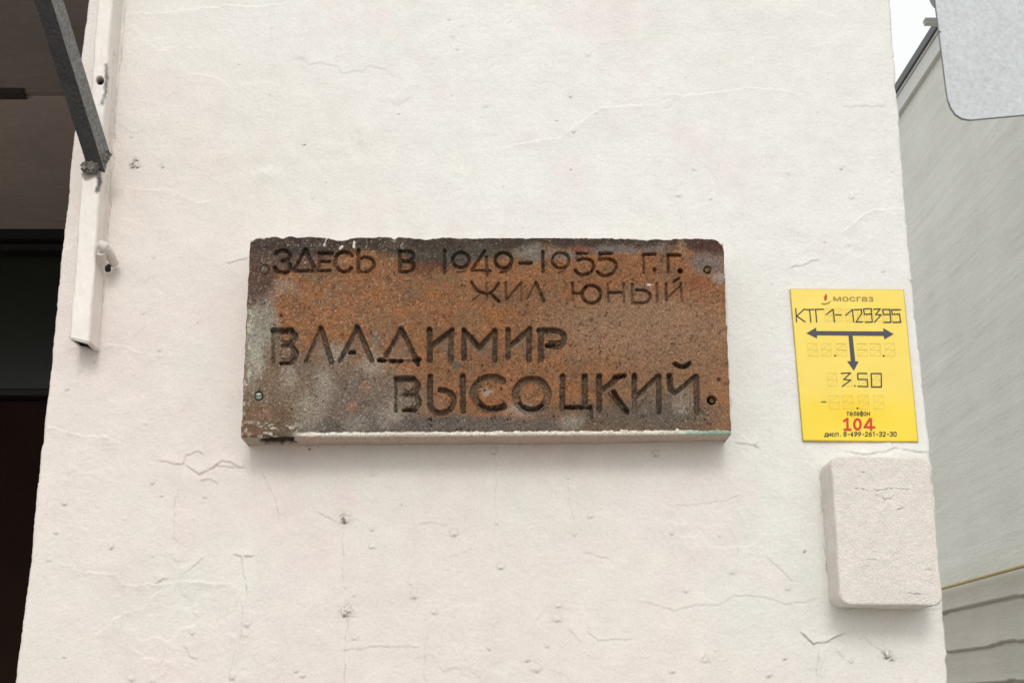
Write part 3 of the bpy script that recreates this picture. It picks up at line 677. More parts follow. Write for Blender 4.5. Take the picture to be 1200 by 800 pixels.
    hole = smooth(1.0, -.4, in_poly(ux, uy, [(304, 515.5), (322, 512), (346, 511), (344, 516), (349, 519.5), (312, 519.5), (306, 517.5)]) + 1.3 * fbm(ux / 4, uy / 3, 185, 3))
    gr = smooth(1.5, -.5, in_poly(ux, uy, [(284, 512), (322, 512), (318, 517), (300, 518), (290, 517)]) + fbm(ux / 4, uy / 3, 186, 3))
    UZ = UZ + 0.004 * hole
    UC = UC * (1 - .6 * gr[..., None]) + c(150, 150, 136) * .6 * gr[..., None]
    UC = UC * (1 - hole[..., None]) + c(34, 30, 24) * hole[..., None]
    sp = smooth(.55, .8, fbm(ux / 3, uy / 2, 187, 2))[..., None] * .5
    UC = UC * (1 - sp) + c(90, 70, 58) * sp
    X = np.concatenate([UX, X]); Y = np.concatenate([UY, Y]); Z = np.concatenate([UZ, Z]); C = np.concatenate([UC, C])
    X = np.concatenate([X, X[-1:], X[-1:]]); Z = np.concatenate([Z, Z[-1:] , Z[-1:]]); Y = np.concatenate([Y, Y[-1:] * 0 - .03, Y[-1:] * 0 + .006])
    wc = np.array([0.75, .69, .64])
    C = np.concatenate([C, C[-1:] * .5 + wc * .5, C[-1:] * 0 + wc])
    def wrapx(A, l, r): return np.concatenate([l, A, r], 1)
    yl = np.minimum(0.006, Y[:, :1] + .03); 
    X2 = wrapx(X, X[:, [0, 0]], X[:, [-1, -1]]); Z2 = wrapx(Z, Z[:, [0, 0]], Z[:, [-1, -1]])
    Y2 = wrapx(Y, np.concatenate([yl * 0 + .006, yl], 1), np.concatenate([yl, yl * 0 + .006], 1))
    C2 = wrapx(C, np.stack([C[:, 0] * 0 + wc, C[:, 0]], 1), np.stack([C[:, -1], C[:, -1] * 0 + wc], 1))
    root = empty('memorial_plaque', P(570, 395, 0), 'rusty brown stone memorial plaque with engraved dark Cyrillic letters fixed to the white wall', 'plaque')
    grid('slab', X2, Y2, Z2, M_plaque, root, C2)
    # fixings
    def screw(px, py, y, r, mat, ang, label):
        cpt = P(px, py, y)
        bm = bmesh.new(); seg = 28
        s_, c_ = math.sin(ang), math.cos(ang)
        bmesh.ops.create_uvsphere(bm, u_segments=seg, v_segments=14, radius=1)
        for vv in bm.verts:
            x_, y_, z_ = vv.co
            vv.co = (x_ * r, (-abs(z_) if z_ > 0 else 0.2 * z_) * r * 0.42, y_ * r)
            dd = abs(vv.co.x * s_ - vv.co.z * c_)
            if dd < r * .17: vv.co.y += r * .38
        me = bpy.data.meshes.new('screw'); bm.to_mesh(me); bm.free()
        me.transform(Matrix.Translation(cpt))
        o = link('screw', me, mat, root); o['label'] = label
    screw(303, 464, -T + .0022, .0047, M_screw, 0.1, 'grey-green slotted screw in the lower left corner')
    screw(829, 316, -T + .0050, .0040, M_brass, -0.9, 'brown slotted screw sunk in the upper right corner')
    screw(834.3, 469, -T + .0082, .0036, M_brass, 0.6, 'dark screw deep in the lower right hole')
    screw(310, 316, -T + .0012, .0046, M_weld, 1.3, 'rusty screw painted over near the first letter')
plaque()

# ------------------------------------------------------------------ painted steel channel on the left edge
def channel():
    yF = -0.045
    root = empty('steel_channel', P(94, 400, 0), 'white painted square steel tube fixed upright along the left edge of the wall', 'steel tube')
    lf = [(119.5, -60), (114, 0), (106.5, 105), (94.5, 210), (81.6, 395)]
    rf = [(138, -60), (132, 0), (124, 112), (116, 235), (105.5, 391)]
    nz, nx = 420, 60
    zl = P(82, 396, yF).z
    a = sorted([(P(x, y, yF).z, P(x, y, yF).x) for x, y in lf]); b = sorted([(P(x, y, yF).z, P(x, y, yF).x) for x, y in rf])
    z = np.concatenate([np.linspace(zl, 2.66, nz), np.linspace(2.68, 3.6, 10)])
    xl = np.interp(z, [q[0] for q in a], [q[1] for q in a]); xr = np.interp(z, [q[0] for q in b], [q[1] for q in b])
    # profile: back left -> front left (rounded) -> front -> front right -> back right, then the inside
    prof = []; r = .004
    for k in range(4): prof.append(('l', 0, -(k / 4.0)))
    for k in range(6): prof.append(('c0', k / 6.0, 0))
    for k in range(24): prof.append(('f', k / 24.0, 0))
    for k in range(6): prof.append(('c1', k / 6.0, 0))
    for k in range(13): prof.append(('r', 0, k / 12.0))
    X = np.zeros((len(z), len(prof))); Y = np.zeros_like(X); 
    for j, (kd, s, d) in enumerate(prof):
        if kd == 'l': X[:, j] = xl; Y[:, j] = 0.004 + (yF + r) * (-d)
        if kd == 'c0': X[:, j] = xl + r * (1 - math.cos(s * math.pi / 2)); Y[:, j] = yF + r * (1 - math.sin(s * math.pi / 2))
        if kd == 'f': X[:, j] = xl + r + (xr - xl - 2 * r) * s; Y[:, j] = yF
        if kd == 'c1': X[:, j] = xr - r * (1 - math.sin(s * math.pi / 2)); Y[:, j] = yF + r * (1 - math.cos(s * math.pi / 2))
        if kd == 'r': X[:, j] = xr; Y[:, j] = (yF + r) + (0.004 - yF - r) * d
    Z = np.repeat(z[:, None], len(prof), 1)
    Z[0] = Z[0] - 0.006 * smooth(0, 1, (X[0] - xl[0]) / (xr[0] - xl[0])) + .0010 * fbm(X[0] * 200, X[0] * 0, 3, 2)
    QX, QY = measure(X, Y, Z)
    n1 = fbm(X * 60 + Y * 60, Z * 30, 3, 3)
    Y = Y - .0012 * n1; X = X + .0010 * fbm(Y * 70, Z * 45, 7, 3)
    C = np.ones(X.shape + (3,)) * np.array([0.80, 0.745, 0.69]) * (1 + .05 * fbm(X * 30, Z * 14, 9, 3))[..., None]
    def stain(pts, hw, k0, col=(0.06, .06, .065)):
        def f(m, d, s, al):
            k = (k0 * smooth(hw + 1.5, hw - 2.5, d + 2.2 * fbm(QX[m] / 3, QY[m] / 3, 31, 3)))[..., None]
            C[m] = C[m] * (1 - k) + np.array(col) * k
        seg_dist(QX, QY, pts, hw + 6, f)
    stain([(124, 77), (125, 90), (123, 108), (119, 122)], 2.2, .8); stain([(115, 204), (117, 214), (114, 223)], 3.4, .95)
    stain([(101, 196), (101, 207), (112, 204)], 5, .9, (.22, .19, .16)); stain([(133, 70), (128, 180), (124, 240), (122, 280)], .8, .35, (.30, .25, .21)); stain([(133, 62), (134, 65)], 1, .5); stain([(132, 128), (134, 133)], 1, .6)
    hd = np.hypot(QX - 117, (QY - 94.5)) ; k = smooth(5, 3.6, hd)
    Y = Y + .014 * k; C = C * (1 - k[..., None]) + .01 * k[..., None]
    grid('tube', X, Y, Z, M_channel, root, C)
    # the inside, seen through the open lower end
    w_ = .003
    xa, xb = xl[0] + w_, xr[0] - w_
    V = []; h2 = .085
    for zz in (zl + .0005, zl + h2):
        dxx = 0 if zz < zl + .01 else (np.interp(zz, z, xl) - xl[0])
        V += [(xa + dxx, yF + w_, zz), (xb + dxx, yF + w_, zz - (.005 if zz < zl + .01 else 0)), (xb + dxx, -.006, zz - (.005 if zz < zl + .01 else 0)), (xa + dxx, -.006, zz)]
    poly_mesh('bore', V, [(0, 1, 5, 4), (1, 2, 6, 5), (2, 3, 7, 6), (3, 0, 4, 7), (4, 5, 6, 7)], M_frame, root)
    zr = zl
    Vr = [(xl[0], yF, zr), (xr[0], yF, zr - .006), (xr[0], 0, zr - .006), (xl[0], 0, zr)]
    Vi = [(xa, yF + w_, zr), (xb, yF + w_, zr - .006), (xb, -.006, zr - .006), (xa, -.006, zr)]
    V = [(a_, b_, c_ + dz) for dz in (0.0015, -.0012) for a_, b_, c_ in Vr + Vi]
    fs = []
    for k_ in range(4):
        l_ = (k_ + 1) % 4
        fs += [(k_, l_, 4 + l_, 4 + k_), (8 + k_, 8 + l_, 12 + l_, 12 + k_), (k_, l_, 8 + l_, 8 + k_), (4 + k_, 4 + l_, 12 + l_, 12 + k_)]
    poly_mesh('rim', V, fs, M_whitesteel, root, bevel=.0008)
    # painted-over hinge pin
    p0 = P(114, 286, -.052); p1 = P(121, 288, -.050); p2 = P(128, 297, -.035); p3 = P(134, 309, -.012)
    hp = tube('hinge_pin', [p0, p0 + (p1 - p0) * .3, p1, p2, p3], [.0030, .0062, .0068, .0063, .0058], M_whitesteel, root, 16)
    tube('hinge_pin_bore', [P(126.5, 316, -.016), P(126.5, 312, -.010)], .0040, M_frame, hp, 14)
    tube('lug', [P(119, 296, -.045), P(122, 310, -.030)], [.006, .004], M_whitesteel, root, 12)
    # paint drips below the open end
    return root
channel()

# ------------------------------------------------------------------ dark brace of the canopy
def strut():
    A = P(112, 176, -0.060); B = P(57, 0, -0.24)
    ax = (B - A).normalized()
    root = empty('canopy_brace', A, 'dark grey square steel brace welded to the white tube and leaning up out of frame', 'brace')
    side = Vector((1, 0, 0)); side = (side - ax * side.dot(ax)).normalized()
    nn = ax.cross(side).normalized()
    if nn.y > 0: nn = -nn                     # towards street and down
    rot = Matrix.Rotation(R(-14), 3, ax); side = rot @ side; nn = rot @ nn
    L = (B - A).length * 3.6
    h = .0118
    V = []; steps = 26
    for k in range(steps + 1):
        p = A + ax * (L * k / steps + (0 if k == 0 else .012))
        j = .00012 * math.sin(k * 2.3)
        for a, b in ((-1, -1), (1, -1), (1, 1), (-1, 1)):
            q = p + side * (a * (h + j)) + nn * (b * (h - j))
            if k == 0: q = q + ax * ((-.0465 - q.y) / ax.y)          # cut flush against the tube
            V.append(q)
    fs = [(0, 1, 2, 3), tuple(range(steps * 4, steps * 4 + 4))]
    for k in range(steps):
        for q in range(4):
            a = k * 4 + q; b = k * 4 + (q + 1) % 4
            fs.append((a, b, b + 4, a + 4))
    bar = poly_mesh('bar', V, fs, M_strut, root)
    bar.data.materials.append(M_strut2)                              # paler speckled grey, with the flank's light put into the colour
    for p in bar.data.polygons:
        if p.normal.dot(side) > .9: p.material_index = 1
    # the lumpy weld
    bm = bmesh.new(); bmesh.ops.create_icosphere(bm, subdivisions=5, radius=1)
    from mathutils import noise
    for v in bm.verts:
        n_ = noise.fractal(v.co * 2.3, 1, 2, 5) * .30 + noise.noise(v.co * 7) * .16
        q = v.co * (1 + n_)
        v.co = P(109, 194, -.050) + Vector((q.x * .0145 * (1 + .2 * q.z), q.y * .008, q.z * .0095 + q.x * .003))
    me = bpy.data.meshes.new('weld'); bm.to_mesh(me); bm.free()
    for p in me.polygons: p.use_smooth = True
    link('weld', me, M_weld, root)
    me2 = me.copy()
    me2.transform(Matrix.Translation(P(124, 184, -.054)) @ Matrix.Diagonal((.42, .8, .75, 1)) @ Matrix.Translation(-P(109, 194, -.050)))
    link('weld', me2, M_weld, root)
strut()

# ------------------------------------------------------------------ yellow gas-main sign
SG = [(925.8, 338.3), (1059.3, 339.0), (1076.3, 517.8), (941.0, 516.4)]     # TL TR BR BL as measured
YS = -0.0035
def sg(s, t):
    """s 0..1 from left, t 0..1 from top of the sign -> measured place"""
    a = [(SG[0][k] * (1 - s) + SG[1][k] * s) * (1 - t) + (SG[3][k] * (1 - s) + SG[2][k] * s) * t for k in (0, 1)]
    return a
def sgw(s, t, lift=0.0):
    q = sg(s, t)
    return P(q[0], q[1], YS) + Vector((0, -lift, 0))
def inv_sg(px, py):
    s = t = .5
    for _ in range(12):
        q = sg(s, t); e = .001
        qs = sg(s + e, t); qt = sg(s, t + e)
        a, b, c_, d = (qs[0] - q[0]) / e, (qt[0] - q[0]) / e, (qs[1] - q[1]) / e, (qt[1] - q[1]) / e
        det = a * d - b * c_; rx_, ry_ = px - q[0], py - q[1]
        s += (rx_ * d - b * ry_) / det; t += (a * ry_ - c_ * rx_) / det
    return s, t
def wave(X, Z):
    return 0
def ribbons(name, lines, wpx, mat, parent, lift=.0004, label=None):
    V = []; fs = []
    for ln in lines:
        pts = [Vector((x, y)) for x, y in ln]
        for i in range(len(pts) - 1):
            a, b = pts[i], pts[i + 1]; d = (b - a)
            if d.length < 1e-6: continue
            d.normalize(); n = Vector((-d.y, d.x)) * wpx * .5
            a2 = a - d * wpx * .35; b2 = b + d * wpx * .35
            k = len(V); lf = lift + .00002 * (k % 7)
            for q in (a2 - n, b2 - n, b2 + n, a2 + n): V.append(P(q.x, q.y, YS) + Vector((0, -lf, 0)))
            fs.append((k, k + 1, k + 2, k + 3))
    me = bpy.data.meshes.new(name); me.from_pydata([tuple(v) for v in V], [], fs)
    o = link(name, me, mat, parent)
    if label: o['label'] = label
    return o
def text(name, body, x0, x1, ytop, ybase, mat, parent, lift=.0004, bold=0.0, label=None):
    """flat lettering whose left/right/top/base are given in measured places on the sign"""
    cu = bpy.data.curves.new(name, 'FONT'); cu.body = body; cu.size = 40; cu.offset = bold; cu.resolution_u = 5
    to = bpy.data.objects.new(name, cu); COL.objects.link(to)
    bpy.context.view_layer.update()
    dg = bpy.context.evaluated_depsgraph_get()
    me = bpy.data.meshes.new_from_object(to.evaluated_get(dg))
    bpy.data.objects.remove(to)
    xs = [v.co.x for v in me.vertices]; ys = [v.co.y for v in me.vertices]
    a, b, c_, d = min(xs), max(xs), 0.0, max(ys)
    s0, tb = inv_sg(x0, ybase); s1, _ = inv_sg(x1, ybase); _, tt = inv_sg(x0, ytop)
    for v in me.vertices:
        s = s0 + (s1 - s0) * (v.co.x - a) / (b - a); t = tb + (tt - tb) * (v.co.y - c_) / (d - c_)
        v.co = sgw(s, t, lift)
    me.materials.clear()
    o = link(name, me, mat, parent)
    if label: o['label'] = label
    return o

def gas_sign():
    root = empty('gas_sign', P(1000, 428, 0), 'yellow gas main marker sign with black arrows and digits by the right edge', 'sign')
    n = 90
    s = np.linspace(0, 1, n)[None, :] + np.zeros((n, 1)); t = np.linspace(1, 0, n)[:, None] + np.zeros((1, n))
    qx = (SG[0][0] * (1 - s) + SG[1][0] * s) * (1 - t) + (SG[3][0] * (1 - s) + SG[2][0] * s) * t
    qy = (SG[0][1] * (1 - s) + SG[1][1] * s) * (1 - t) + (SG[3][1] * (1 - s) + SG[2][1] * s) * t
    W4 = [P(x, y, YS) for x, y in SG]
    d = [np.array(c_) for c_ in zip(*[(w_.x, w_.z) for w_ in W4])]
    X = np.zeros((n, n)); Z = np.zeros((n, n))
    for i in range(n):
        for j in range(n):
            p = P(qx[i, j], qy[i, j], YS); X[i, j] = p.x; Z[i, j] = p.z
    Y = np.full_like(X, YS)
    C = np.ones(X.shape + (3,)) * np.array([0.86, 0.64, 0.035])
    nz = fbm(s * 3.0, t * 3, 5, 3)
    up = smooth(.82, .60, t + .10 * fbm(s * 3.5 + 1, t * 1.0, 9, 3))[..., None]
    C = C * (1 - up) + np.array([0.86, 0.66, 0.105]) * up
    deep = (smooth(.0, .25, t - .70 - .09 * np.sin(s * 7.5 + 1.2) + .05 * nz) * smooth(.0, .2, .95 - t) )[..., None]
    C = C * (1 - deep) + np.array([0.86, 0.585, 0.002]) * deep
    edg = smooth(.012, .002, np.minimum(np.minimum(s, 1 - s), np.minimum(t, 1 - t)))[..., None]
    C = C * (1 - .45 * edg) + np.array([.30, .24, .12]) * .45 * edg
    # rim going back to the wall
    def wr(A, f=None): return np.concatenate([A[:, :1] if f is None else A[:, :1] * 0 + f, A, A[:, -1:] if f is None else A[:, -1:] * 0 + f], 1)
    X, Z, Y, C = wr(X), wr(Z), wr(Y, .002), np.concatenate([C[:, :1] * .4, C, C[:, -1:] * .4], 1)
    def wv(A, f=None): return np.concatenate([A[:1] if f is None else A[:1] * 0 + f, A, A[-1:] if f is None else A[-1:] * 0 + f], 0)
    X, Z, Y, C = wv(X), wv(Z), wv(Y, .002), np.concatenate([C[:1] * .4, C, C[-1:] * .4], 0)
    grid('plate', X, Y, Z, M_yellow, root, C)
    z8 = lambda x, y: (920 + x / 7.62, 335 + y / 7.62)
    z7 = lambda x, y: (910 + x / 3.81, 320 + y / 3.81)
    num = [[(95, 202), (102, 320)], [(172, 205), (104, 268), (178, 320)], [(180, 212), (255, 210)], [(218, 212), (230, 322)], [(266, 210), (342, 208)], [(272, 210), (282, 322)],
           [(368, 255), (428, 208), (440, 322)], [(448, 258), (500, 258)], [(540, 262), (602, 210), (612, 322)], [(616, 212), (680, 210), (684, 246), (632, 322), (692, 320)],
           [(770, 250), (708, 254), (700, 205), (768, 203), (778, 322), (716, 324)], [(790, 208), (848, 205), (808, 255), (856, 258), (798, 324)],
           [(940, 255), (878, 255), (872, 210), (934, 210), (944, 324), (880, 326)], [(1030, 212), (950, 214), (956, 254), (1020, 250), (1032, 324), (962, 326)]]
    ribbons('hand_drawn_number', [[z8(*q) for q in l] for l in num], 1.25, M_ink, root, .0006, 'black marker lettering reading KTG 1-129395 in Cyrillic')
    ribbons('hand_drawn_distance', [[z7(*q) for q in l] for l in [[(288, 447), (330, 445), (300, 474), (331, 477), (293, 505)], [(348, 501), (351, 504)],
            [(403, 447), (362, 447), (363, 474), (404, 474), (407, 506), (362, 505)], [(422, 448), (467, 448), (468, 508), (424, 508), (422, 448)]]], 1.25, M_ink, root, .0006, 'black marker figures 3.50')
    def shape(name, pts, mat, lift, cv=z8):
        me = bpy.data.meshes.new(name)
        me.from_pydata([tuple(P(*cv(*q), YS) + Vector((0, -lift, 0))) for q in pts], [], [tuple(range(len(pts)))])
        return link(name, me, mat, root)
    shape('arrow', [(190, 422), (277, 372), (280, 402), (878, 406), (876, 376), (970, 430), (886, 476), (882, 446), (284, 440), (286, 468)], M_arrow, .0004)['label'] = 'wide double-headed arrow'
    shape('arrow', [(566, 440), (602, 442), (626, 672), (656, 674), (614, 756), (554, 672), (586, 672)], M_arrow, .0005)['label'] = 'arrow pointing down'
    text('lettering', 'мосгаз', *z8(432, 0)[:1], *z8(790, 0)[:1], z8(0, 96)[1], z8(0, 136)[1], M_logo, root, bold=.5, label='small brown utility name in Cyrillic')
    def flame(pts, mat):
        return shape('flame_logo', [catp for catp in catmull(pts + pts[:1], 4)[:-1]], mat, .0004)
    flame([(364, 66), (374, 92), (372, 118), (358, 134), (348, 118), (350, 94)], M_red)['label'] = 'red flame above the logo arc'
    flame([(324, 150), (350, 156), (384, 146), (412, 130), (392, 156), (356, 168), (330, 164)], M_logo)['label'] = 'brown arc below the flame'
    # faint printed digit templates
    ghost = []
    def cell(x0, y0, x1, y1, cv, lean=8):
        f = lambda a, b: cv(x0 + (x1 - x0) * a + lean * b, y0 + (y1 - y0) * b)
        ghost.extend([[f(0, 0), f(1, 0), f(1, 1), f(0, 1), f(0, 0)], [f(0, .5), f(1, .5)], [f(0, .5), f(1, 0)], [f(0, 1), f(1, .5)]])
    for x0 in (200, 322, 458, 644, 756, 890): cell(x0, 512, x0 + 84, 626, z8)
    for x0 in (225,): cell(x0, 446, x0 + 42, 504, z7, 5)
    for x0 in (233, 294, 365, 432): cell(x0, 546, x0 + 44, 606, z7, 5)
    for x0 in (350, 440, 540, 640, 720, 800, 880, 950): cell(x0, 205, x0 + 66, 316, z8)
    for x0 in (295, 365, 425): cell(x0, 447, x0 + 40, 504, z7, 4)
    ribbons('digit_template', ghost, .32, M_ghost, root, .0003, 'faint brown outlines of unused digits')['kind'] = 'stuff'
    ink2 = [[z8(458, 514), z8(540, 514)], [z8(462, 570), z8(548, 570)], [z8(644, 514), z8(728, 514)], [z8(756, 514), z8(850, 514), z8(856, 622)], [z8(650, 568), z8(736, 568)]]
    ribbons('worn_digit', ink2, .5, M_ghost, root, .0005)
    def dot(cx, cy, r, cv=z8):
        shape('printed_dot', [(cx + r * math.cos(a), cy + r * math.sin(a)) for a in [k * math.pi / 5 for k in range(10)]], M_black, .0005, cv)
    dot(446, 622, 9); dot(880, 624, 9); dot(361, 603, 4.5, z7)
    ribbons('printed_dash', [[z7(200, 574), z7(221, 574)]], 1.1, M_black, root)
    G = {'т': ['04 34', '1.54 1.50'], 'е': ['02 32 33 24 14 03 01 10 20 31'], 'л': ['00 0.70 14 34 30'], 'ф': ['1.55.3 1.5-1.2', '1.54 0.34 03 01 0.30 2.70 31 33 2.74 1.54'],
         'о': ['10 01 03 14 24 33 31 20 10'], 'н': ['04 00', '34 30', '02 32'], 'д': ['-.3-1 -.30 3.30 3.3-1', '0.30 1.24 34 30'], 'и': ['04 00 34 30'],
         'с': ['33 24 14 03 01 10 20 31'], 'п': ['00 04 34 30'], '.': ['1.20.1 1.20.5'], '-': ['0.52.4 2.52.4'], ' ': [],
         '0': ['10 01 04.5 15.6 25.6 34.5 31 20 10'], '1': ['0.44.4 1.75.6 1.70'], '2': ['04.4 15.6 25.6 34.6 33.8 00 30'], '3': ['04.8 15.6 25.6 34.6 33.9 1.43 2.43 32 31 20 10 00.8'],
         '4': ['20 25.6 01.4 31.4'], '6': ['2.65.6 1.44.8 02.6 01 10 20 31 32.3 23.3 13.3 02.3'], '8': ['13 04 04.8 15.6 25.6 34.8 34 23 13 02 01 10 20 31 32 23'],
         '9': ['0.40 1.60.8 33 34.6 25.6 15.6 04.6 03.3 12.3 22.3 33.3']}
    import re
    def stroke_text(name, body, x0, x1, base, h4, wpx, label):
        # plain one-line lettering: every glyph is 3 units wide, small letters 4 units high, figures 5.6
        adv = [2.6 if ch in '. ' else (4.1 if ch in '-1' else 4.7) for ch in body]
        u = (x1 - x0) / (sum(adv) - 1.7); v = h4 / 4.0; x = 0; lines = []
        for ch, a in zip(body, adv):
            for stq in G[ch]:
                pts = []
                for tk in stq.split():
                    m_ = re.match(r'(-?\d?(?:\.\d)?)(-?\d(?:\.\d)?)$', tk)
                    gx, gy = float(m_.group(1)), float(m_.group(2))
                    pts.append((x0 + (x + gx) * u, base - gy * v))
                lines.append([z7(*q) for q in pts])
            x += a
        ribbons(name, lines, wpx, M_black, root, .0004, label)
    stroke_text('lettering', 'телефон', 313, 415, 635.5, 15.5, .85, 'small black word telephone in Cyrillic')
    zero = [(361 + 14 * math.cos(R(a)), 674 + 22.5 * math.sin(R(a))) for a in range(0, 361, 20)]
    ribbons('lettering', [[z7(*q) for q in l] for l in [[(301, 660), (312, 652), (316, 650)], [(316, 650), (317, 698)], [(303, 698), (331, 698)], zero,
            [(417, 650), (394, 685)], [(392, 687), (437, 688)], [(421, 650), (422, 699)]]], 2.7, M_red, root, .0004, 'large red number 104')
    stroke_text('lettering', 'дисп. 8-499-261-32-30', 215, 534, 727.5, 13.5, .95, 'small black dispatcher phone number')
gas_sign()

# ------------------------------------------------------------------ painted block under the sign
def block():
    yB = -0.062
    TLb, TRb, BLb, BRb = P(973.5, 533, yB), P(1089.5, 534.5, yB), P(985, 708, yB), P(1106, 710, yB)
    n = 230; m_ = 300
    u = np.linspace(-1, 1, n)[None, :] + np.zeros((m_, 1)); v = np.linspace(-1, 1, m_)[:, None] + np.zeros((1, n))
    hw = (TRb - TLb).length / 2; hh = (TLb - BLb).length / 2
    rc = .013
    # square -> rounded rectangle by pulling the corners in
    ax_ = np.abs(u) * hw; ay = np.abs(v) * hh
    cxk = np.clip(ax_ - (hw - rc * 1.0), 0, None) / rc; cyk = np.clip(ay - (hh - rc), 0, None) / rc
    mx = np.maximum(cxk, cyk); rad = np.hypot(cxk, cyk)
    sc = np.where(rad > 0, mx / np.maximum(rad, 1e-6), 1)
    ax2 = np.where((cxk > 0) & (cyk > 0), hw - rc + cxk * sc * rc, ax_); ay2 = np.where((cxk > 0) & (cyk > 0), hh - rc + cyk * sc * rc, ay)
    uu = np.sign(u) * ax2 / hw * .5 + .5; vv = np.sign(v) * ay2 / hh * .5 + .5
    X = (BLb.x * (1 - uu) + BRb.x * uu) * (1 - vv) + (TLb.x * (1 - uu) + TRb.x * uu) * vv
    Z = (BLb.z * (1 - uu) + BRb.z * uu) * (1 - vv) + (TLb.z * (1 - uu) + TRb.z * uu) * vv
    e = np.minimum(1 - np.abs(u), 9) * hw; e2 = (1 - np.abs(v)) * hh
    ee = np.minimum(e, e2)
    H = .0008 * fbm(X * 25, Z * 25, 4, 3) + .0005 * fbm(X * 160, Z * 160, 6, 3) + .0001 * fbm(X * 420, Z * 420, 8, 2) + .00022 * _rs.rand(*X.shape)
    QX, QY = measure(X, X * 0 + yB, Z)
    C = np.ones(X.shape + (3,)) * np.array([0.75, 0.695, 0.645])
    gq = smooth(0, .6, fbm(X * 12, Z * 12, 24, 3))[..., None] * .55
    C = C * (1 - gq) + np.array([.69, .675, .625]) * gq
    C = C * (1 + .035 * fbm(X * 120, Z * 120, 26, 3))[..., None]
    nn_ = 1.0 * fbm(QX / 5, QY / 5, 28, 3)
    for pts in [[(1003, 571), (1007, 573), (1010, 572), (1016, 574)], [(1025, 573), (1028, 575), (1031, 573), (1036, 574), (1042, 572.5), (1064, 573)], [(1027, 579), (1031, 582), (1034, 581), (1037, 585), (1040, 583), (1044, 584), (1047, 581)], [(1017, 656), (1027, 656)], [(1014, 664), (1018, 664)],
                [(1065, 695), (1078, 696)], [(1010, 552), (1013, 553)], [(1084, 668), (1092, 667)], [(1052, 596), (1058, 594)], [(1019, 632), (1021, 640)]]:
        def f(m, d, s, al):
            k = np.exp(-((d) / .9) ** 2)
            H[m] -= .0006 * k; H[m] += .0005 * np.exp(-d / 3) * (s > 0)
            k = (k * .42 * smooth(.3, .7, vn(QX[m] / 3, QY[m] / 3, 9)))[..., None]; C[m] = C[m] * (1 - k) + np.array([.10, .08, .065]) * k
        seg_dist(QX + nn_, QY + nn_, pts, 8, f)
    t = np.clip(1 - ee / (.0032 + .001 * fbm(X * 60, Z * 60, 44, 2)), 0, 1)
    Y = yB - H + .003 * (1 - np.sqrt(np.clip(1 - t * t, 0, 1)))
    ce = smooth(.002, .0, ee)[..., None] * smooth(-.2, .4, fbm(X * 80, Z * 80, 51, 3))[..., None] * .6
    C = C * (1 - ce) + np.array([.78, .755, .72]) * ce
    def rows(A, fn):                           # sides back to the wall, four steps each way
        return A
    K = 6
    def ext(X, Y, Z, C, axis):
        def tk(A, i): return np.take(A, [i], axis=axis)
        lo = [], [], [], []; hi = [], [], [], []
        for k in range(K, 0, -1):
            for src, L_ in ((0, lo),):
                y0 = tk(Y, 0); f = k / K
                L_[0].append(tk(X, 0)); L_[1].append(y0 * (1 - f) + .004 * f); L_[2].append(tk(Z, 0)); L_[3].append(tk(C, 0))
        for k in range(1, K + 1):
            y0 = tk(Y, -1); f = k / K
            hi[0].append(tk(X, -1)); hi[1].append(y0 * (1 - f) + .004 * f); hi[2].append(tk(Z, -1)); hi[3].append(tk(C, -1))
        return [np.concatenate(l + [A] + h, axis=axis) for l, A, h in zip(lo, (X, Y, Z, C), hi)]
    X, Y, Z, C = ext(X, Y, Z, C, 1); X, Y, Z, C = ext(X, Y, Z, C, 0)
    j = .0011 * fbm(Y * 60 + 3, (X + Z) * 40, 61, 3)
    o = grid('concrete_block', X + j, Y, Z + j, M_block, None, C)
    tag(o, 'pinkish white painted concrete block with rounded corners below the yellow sign', 'block')
block()

